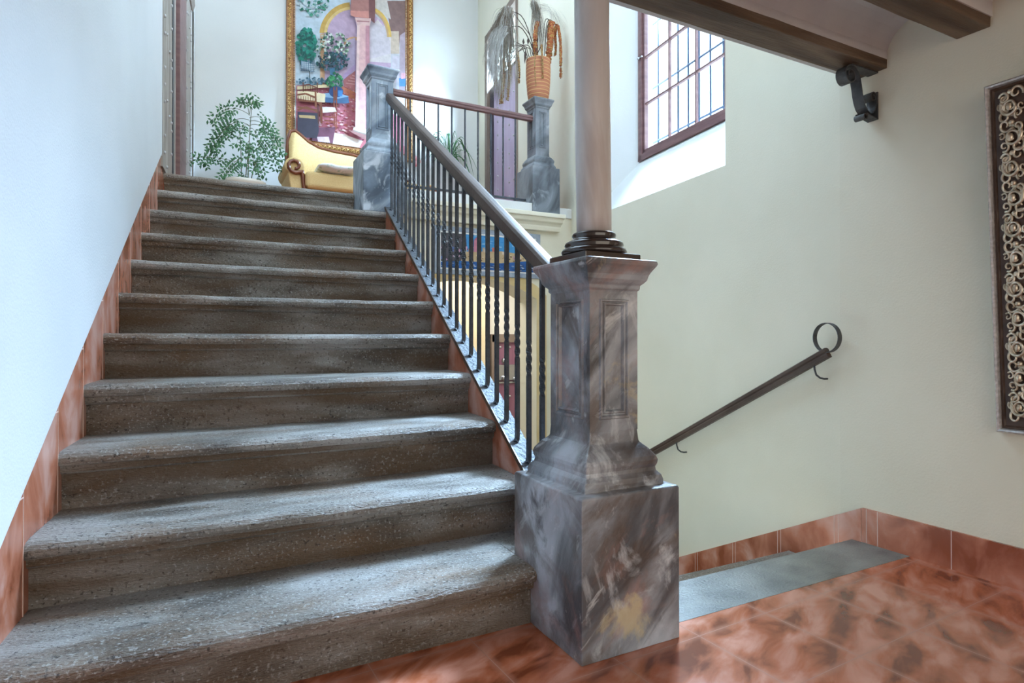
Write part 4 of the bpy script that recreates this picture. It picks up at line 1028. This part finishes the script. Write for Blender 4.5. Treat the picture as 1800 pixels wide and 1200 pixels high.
def arm(cx, h_, s, r):
    mb = MB(); prof = [(cx+r*1.05*math.cos(a), LAND+h_-r+r*math.sin(a)) for a in [R(-50+280*i/16) for i in range(17)]]
    if s > 0: prof = [(2*cx-x, z) for x, z in prof]
    prof = prof+[(cx+(-.02 if s < 0 else .02), LAND+.22), (cx+(.10 if s < 0 else -.10), LAND+.22)]
    mb.prism(prof, 5.78, 6.30, 'y'); part(mb, 'arm', 'yellow', root, bevel=.012)
    mb = MB(); pts = []
    for i in range(22):
        t = i/21
        if t < .6:
            a = R(330-430*(1-t/.6)); rr_ = r*(.30+.55*t/.6); pts.append((cx+(-s)*0+rr_*math.cos(a)*(1 if s < 0 else -1), 5.765, LAND+h_-r+rr_*math.sin(a)))
        else:
            q = (t-.6)/.4; x_ = cx+(r*.85*math.cos(R(330))+.02*q)*(1 if s < 0 else -1); pts.append((x_, 5.765, LAND+h_-r-r*.42-q*(h_-.42)))
    mb.tube(pts, lambda t: .014+.008*t, n=8, up=(0, 1, 0)); part(mb, 'carved_arm_front', 'redwood', root)
arm(.765, .62, -1, .085); arm(2.075, .52, 1, .075)
for x in (.88, 1.97):
    for y in (5.80, 6.24):
        mb = MB(); mb.tube([(x, y, LAND+.20), (x, y-.01, LAND+.1), (x, y+.004, LAND)], lambda t: .026-.01*t, n=10); part(mb, 'leg', 'redwood', root)
# pillow lying on the seat
mb = MB(); loops = []
for i in range(13):
    t = i/12; x = .96+.36*t; w_ = math.sin(PI*min(1, max(0, t*.96+.02)))**.35; b_ = .010*math.sin(t*9)
    loops.append([(x, 5.80+.17*math.cos(a)*(.75+.25*w_), LAND+.540+b_*.5+.045*w_*math.sin(a)*(1+.12*math.sin(3*a+t*7))) for a in [2*PI*j/14 for j in range(14)]])
mb.loft(loops, 0, True); tag(mb.build('pillow', 'pillow'), 'small white patterned pillow lying on the yellow sofa seat', 'pillow')

# ------------------------------------------------------------------ plants
def leaflet(mb, p, d, L, w_, nrm, mi=0):
    d = Vector(d).normalized(); s = d.cross(Vector(nrm)).normalized(); n = s.cross(d)
    p = Vector(p); a = p+d*L*.45+s*w_-n*w_*.3; b_ = p+d*L*.45-s*w_-n*w_*.3; m_ = p+d*L*.45; e = p+d*L-n*L*.12
    mb.add([tuple(p), tuple(a), tuple(m_), tuple(b_), tuple(e)], [(0,2,1),(0,3,2),(1,2,4),(2,3,4)], mi)
rg = random.Random(11)
px_, py_ = .36, 6.05
root = empty('potted_plant', (px_, py_, LAND), 'feathery green plant with drooping pinnate leaves in a cream pot, left of the sofa', 'plant')
mb = MB(); mb.lathe([(.11, LAND), (.125, LAND+.02), (.165, LAND+.33), (.185, LAND+.37), (.185, LAND+.40), (.165, LAND+.40), (.15, LAND+.35)], (px_, py_, 0), 36); part(mb, 'pot', 'potwhite', root)
mb = MB(); mb.lathe([(.155, LAND+.33), (.156, LAND+.362), (.01, LAND+.37)], (px_, py_, 0), 24); part(mb, 'soil', 'soil', root)
st = MB(); fo = MB()
def frond(base, dirx, L, lift, droop, dy=0, size=.050):
    pts = []; n = 12
    for i in range(n+1):
        t = i/n; pts.append((base[0]+dirx*L*t, base[1]+dy*L*t, base[2]+lift*math.sin(t*PI*.55)-droop*t*t))
    st.tube(pts, lambda t: .0028*(1-.6*t), n=4)
    for i in range(4, n+1, 2 if L < .28 else 1):
        p = Vector(pts[i]); t = Vector(pts[i])-Vector(pts[i-1]); t.normalize()
        for s in (-1, 1):
            side = t.cross(Vector((0, -1, .2))).normalized()*s
            # small side sprig carrying leaflets
            q = p; dd = (side*.8+t*.6+Vector((0, -.2, -.35))).normalized(); sl = size*1.5*(1-.35*abs(i/n-.5))
            for k in range(2):
                pq = q+dd*sl*(k+.5)/2
                for s2 in (-1, 1):
                    if rg.random() < .12: continue
                    ld = (dd*.5+dd.cross(Vector((0, -1, 0))).normalized()*s2*.8+Vector((0, 0, -.5)))
                    leaflet(fo, pq, ld, size*rg.uniform(.6, .95), size*.20, (rg.uniform(-.3, .3), -1, .3), rg.choice([0, 0, 1]))
        if i == n: leaflet(fo, p, t, size, size*.24, (0, -1, .2))
for sx_, top, lean in ((.05, 1.10, .05), (-.04, .92, -.03), (.02, .78, .07), (.09, .70, .16)):
    b0 = (px_+sx_*.6, py_+rg.uniform(-.04, .04), LAND+.36)
    path = [(b0[0]+lean*t*t*.6, b0[1], b0[2]+(top-.36)*t) for t in [i/8 for i in range(9)]]
    st.tube(path, lambda t: .006*(1-.5*t), n=6)
tp = (px_+.06, py_, LAND+1.03)
for dx, L, lf, dr_, dy, z in ((-1, .30, .10, .20, -.1, 1.03), (-.9, .34, .06, .30, .2, .98), (-1, .30, .08, .34, -.3, .93), (1, .27, .08, .30, .1, .97), (1, .29, .10, .45, -.2, .93), (.9, .26, .10, .20, .3, 1.0),
        (-1, .36, .10, .42, .2, .88), (.8, .30, .03, .30, .2, .85), (-.5, .22, .05, .25, -.5, .92), (.4, .24, .04, .32, -.5, .9), (-1, .52, .08, .10, -.1, .55), (-.7, .30, .02, .22, -.3, .62), (-.5, .18, .0, .10, -.2, .48), (.5, .22, .06, .16, .1, .60), (-.3, .14, .16, .02, 0, 1.02), (.3, .16, .17, .03, .1, 1.03), (.2, .2, .02, .25, -.6, .75), (-.2, .2, .02, .25, -.6, .78)):
    frond((px_+.04, py_, LAND+z), dx, L, lf, dr_, dy)
part(st, 'stem', 'stem', root, fix=False); part(fo, 'foliage', ['leaf', 'leaf2'], root, fix=False)

# hanging spider plant
px_, py_, pz_ = 2.50, 6.36, 2.80
root = empty('hanging_plant', (px_, py_, pz_), 'spider plant with green and white arching leaves in a wall pot behind the handrails', 'plant')
mb = MB(); mb.lathe([(.02, pz_-.06), (.045, pz_-.055), (.062, pz_+.03), (.066, pz_+.04), (.055, pz_+.04), (.05, pz_+.03)], (px_, py_, 0), 24)
mb.box(px_-.006, px_+.006, py_, 6.55, pz_-.01, pz_+.0); part(mb, 'pot', 'potwhite', root)
fo = MB(); rg = random.Random(21)
for i in range(46):
    a = rg.uniform(0, 2*PI); L = rg.uniform(.20, .40); lf = rg.uniform(.12, .42); n = 8; loops = []; mi = 1 if rg.random() < .3 else 0
    ca_, sa_ = math.cos(a), math.sin(a)*.6
    for k in range(n+1):
        t = k/n; x = px_+.01+ca_*L*t; y = min(py_+sa_*L*t, 6.53); z = pz_+.04+lf*math.sin(t*PI*.75)-.30*t*t*L/.3
        w_ = .013*math.sin(PI*(.12+.88*t)*.98)
        loops.append([(x-sa_*w_-w_*.3, y+ca_*w_*.4, z-w_*.4), (x, y, z+.002), (x+sa_*w_+w_*.3, y-ca_*w_*.4, z-w_*.4)])
    fo.loft(loops, mi, True, closed=False)
part(fo, 'foliage', ['leaf2', 'leafw', ], root, fix=False)

# ------------------------------------------------------------------ vase with dried flowers
vx, vy, vz = 2.410, 4.185, 2.729
mb = MB(); mb.lathe([(.068, 0), (.078, .004), (.090, .07), (.098, .17), (.100, .25), (.098, .315), (.100, .325), (.098, .332), (.090, .330), (.088, .29), (.06, .05)], (vx, vy, vz), 40, caps=True)
tag(mb.build('terracotta_vase', 'terravase'), 'banded terracotta vase standing on the dark grey marbled pedestal', 'vase')
rg = random.Random(31)
def tassel(path, r, m, mb):
    """knobbly hanging flower head"""
    n = len(path)
    mb.tube(path, lambda t: r*(.5+.6*math.sin(PI*min(1, .25+t*.75)))*rg.uniform(.75, 1.2), n=8, mi=0)
    for p in path:
        for q in range(5):
            a = rg.uniform(0, 2*PI); mb.ball((p[0]+r*math.cos(a)*.8, p[1]+r*math.sin(a)*.8, p[2]+rg.uniform(-.008, .008)), r*.42, 5, mi=rg.choice([0, 0, 1]))
def dens(path, n=26):
    out_ = []
    for i in range(n+1):
        t = i/n*(len(path)-1); k = min(int(t), len(path)-2); f = t-k
        p0 = path[max(k-1, 0)]; p1 = path[k]; p2 = path[k+1]; p3 = path[min(k+2, len(path)-1)]
        out_.append(tuple(.5*((2*p1[j])+(-p0[j]+p2[j])*f+(2*p0[j]-5*p1[j]+4*p2[j]-p3[j])*f*f+(-p0[j]+3*p1[j]-3*p2[j]+p3[j])*f**3) for j in range(3)))
    return out_
def V(u, v, Y):
    x, z = at(u, v, Y); return (x, Y, z)
def amaranth(uvs, Y, r, label, m=('amaranth', 'amaranth2'), stemfrom=None):
    pts = [V(u, v, Y) for u, v in uvs]
    root = empty('amaranth_stem', pts[0], label, 'dried flower', 'dried amaranth stems in the vase')
    mb = MB(); st_ = [(vx+rg.uniform(-.02, .02), vy, vz+.1), (vx+(pts[0][0]-vx)*.3, vy, vz+.36), ((vx+pts[0][0])/2, (vy+Y)/2, max(pts[0][2], vz+.40)), pts[0]]
    mb.tube(dens(st_, 14), .003, n=5); part(mb, 'stem', 'twig', root)
    mb = MB(); tassel(dens(pts, 24), r, m, mb); part(mb, 'tassel', list(m), root, fix=False)
for uvs, Y, r, lab, m in (
    ([(945,38),(941,60),(941,85),(943,100)], 4.16, .017, 'rust-red dried amaranth tassel upright at the centre of the vase, above its rim', ('amaranth', 'amaranth2')),
    ([(941,95),(940,115),(941,135),(942,150)], 4.07, .005, 'thin yellow dried amaranth strand hanging down the front of the vase', ('amaranth2', 'amaranth')),
    ([(952,78),(953,100),(954,120),(954,137)], 4.07, .008, 'faded amaranth strand hanging over the right half of the vase rim', ('amaranth2', 'amaranth')),
    ([(970,38),(968,60),(966,85),(963,108)], 4.17, .026, 'thickest rust-red dried amaranth tassel, just right of the vase', ('amaranth', 'amaranth2')),
    ([(978,42),(976,60),(977,80),(976,96)], 4.20, .011, 'short thin amaranth tassel between the two big ones right of the vase', ('amaranth', 'amaranth2')),
    ([(981,44),(985,70),(986,100),(986,135)], 4.16, .012, 'longest amaranth tassel, hanging at the far right of the vase', ('amaranth', 'amaranth2')),
    ([(884,105),(885,130),(883,155),(881,180)], 4.12, .016, 'red and yellow amaranth tassel hanging lowest at the left under the plumes', ('amaranth2', 'amaranth')),
    ([(895,110),(896,130),(894,150),(892,174)], 4.12, .012, 'amaranth tassel hanging under the plumes, just right of the lowest one', ('amaranth2', 'amaranth')),
    ([(873,95),(872,110),(872,130),(871,148)], 4.12, .011, 'dusty yellow amaranth strand at the far left under the plumes', ('amaranth2', 'amaranth')),
    ([(910,90),(912,110),(913,128),(912,145)], 4.12, .008, 'dark thin amaranth strand between the plumes and the vase', ('amaranth2', 'twig')),
    ):
    amaranth(uvs, Y, r, lab, m)
def plume(apex, tips, Y, n, label, m='plume', w_=.0016, stempath=None, mid=None):
    A = Vector(V(*apex, Y)); root = empty('pampas_plume', tuple(A), label, 'dried flower', 'dried pampas plumes in the vase')
    mb = MB(); T = [Vector(V(*t, Y)) for t in tips]
    for i in range(n):
        q = rg.uniform(0, len(T)-1); k = min(int(q), len(T)-2); tip = T[k].lerp(T[k+1], q-k)+Vector((rg.uniform(-.02, .02), rg.uniform(-.07, .07), rg.uniform(-.05, .05)))
        st0 = A+Vector((rg.uniform(-.035, .035), rg.uniform(-.03, .03), rg.uniform(-.03, .03)))
        c1 = st0.lerp(tip, .35)+Vector(((tip.x-st0.x)*.45+rg.uniform(-.01, .01), 0, .05+rg.uniform(0, .03))); pth = []
        for j in range(8):
            t = j/7; pth.append(st0*(1-t)**2+c1*2*t*(1-t)+tip*t*t)
        loops = []
        for j, p in enumerate(pth):
            ww = w_*(1-.7*j/7); loops.append([(p.x-ww, p.y, p.z), (p.x+ww, p.y+ww, p.z+ww*.4)])
        mb.loft(loops, rg.choice([0, 0, 1]), True, closed=False)
    part(mb, 'plume', [m, 'plumew'], root, fix=False)
    mb = MB(); sp = stempath or [(vx, vy, vz+.12), (vx-.02, vy, vz+.35), tuple((Vector((vx, vy, vz+.5))+A)/2+Vector((0, 0, .06))), tuple(A)]
    mb.tube(dens(sp, 14), .0035, n=5); part(mb, 'stem', 'twig', root)
plume((892, 18), [(866, 70), (862, 120), (868, 155), (880, 180), (893, 165), (903, 130), (906, 80)], 4.13, 760, 'big grey-brown pampas plume drooping left of the vase in front of the lilac door', stempath=None)
plume((885, 52), [(858, 80), (857, 115), (862, 145), (870, 160)], 4.10, 240, 'grey drooping pampas plume at the outer left of the bunch', m='plumew')
plume((939, 2), [(936, 60), (944, 85), (952, 90), (955, 70)], 4.18, 160, 'upright pampas plume rising straight above the vase', m='plume')
plume((950, 12), [(972, 28), (985, 44), (990, 46)], 4.22, 60, 'thin pampas plume arching right over the amaranth')
# bare twig with a few dry leaves
root = empty('dry_twig', (vx-.1, vy, vz+.4), 'thin dark twig with dry leaves leaning left out of the vase', 'twig')
mb = MB(); tw_ = [V(940, 104, 4.18), V(930, 80, 4.16), V(918, 78, 4.15), V(905, 72, 4.15)]
mb.tube(dens(tw_, 12), .003, n=5); mb.tube(dens([V(938, 100, 4.18), V(933, 65, 4.16), V(920, 45, 4.15), V(903, 22, 4.15)], 14), .0028, n=5)
part(mb, 'stem', 'twig', root)
mb = MB()
for u, v, L in ((928, 78, .07), (924, 84, .12), (920, 78, .06), (935, 84, .05)): leaflet(mb, V(u, v, 4.15), (.1*(1 if L < .1 else -.2), 0, -1 if L > .1 else 1), L, .011, (0, -1, 0))
part(mb, 'dry_leaves', 'twig', root, fix=False)

# small pink paper flower on the back wall, seen between the balusters
mb = MB(); x, z = at(732, 283, 6.52)
for q in range(6):
    a = q*PI/3; leaflet(mb, (x, 6.53, z), (math.cos(a)*.5, -.2, math.sin(a)), .09, .02, (0, -1, 0))
M['pinkp'] = mat('pink_red_paper', (.62, .12, .14), (.78, .45, .47), scale=20, rough=.7)
tag(mb.build('wall_ornament', 'pinkp', fix=False), 'small pink and red ornament on the back wall, seen between the balusters', 'ornament')
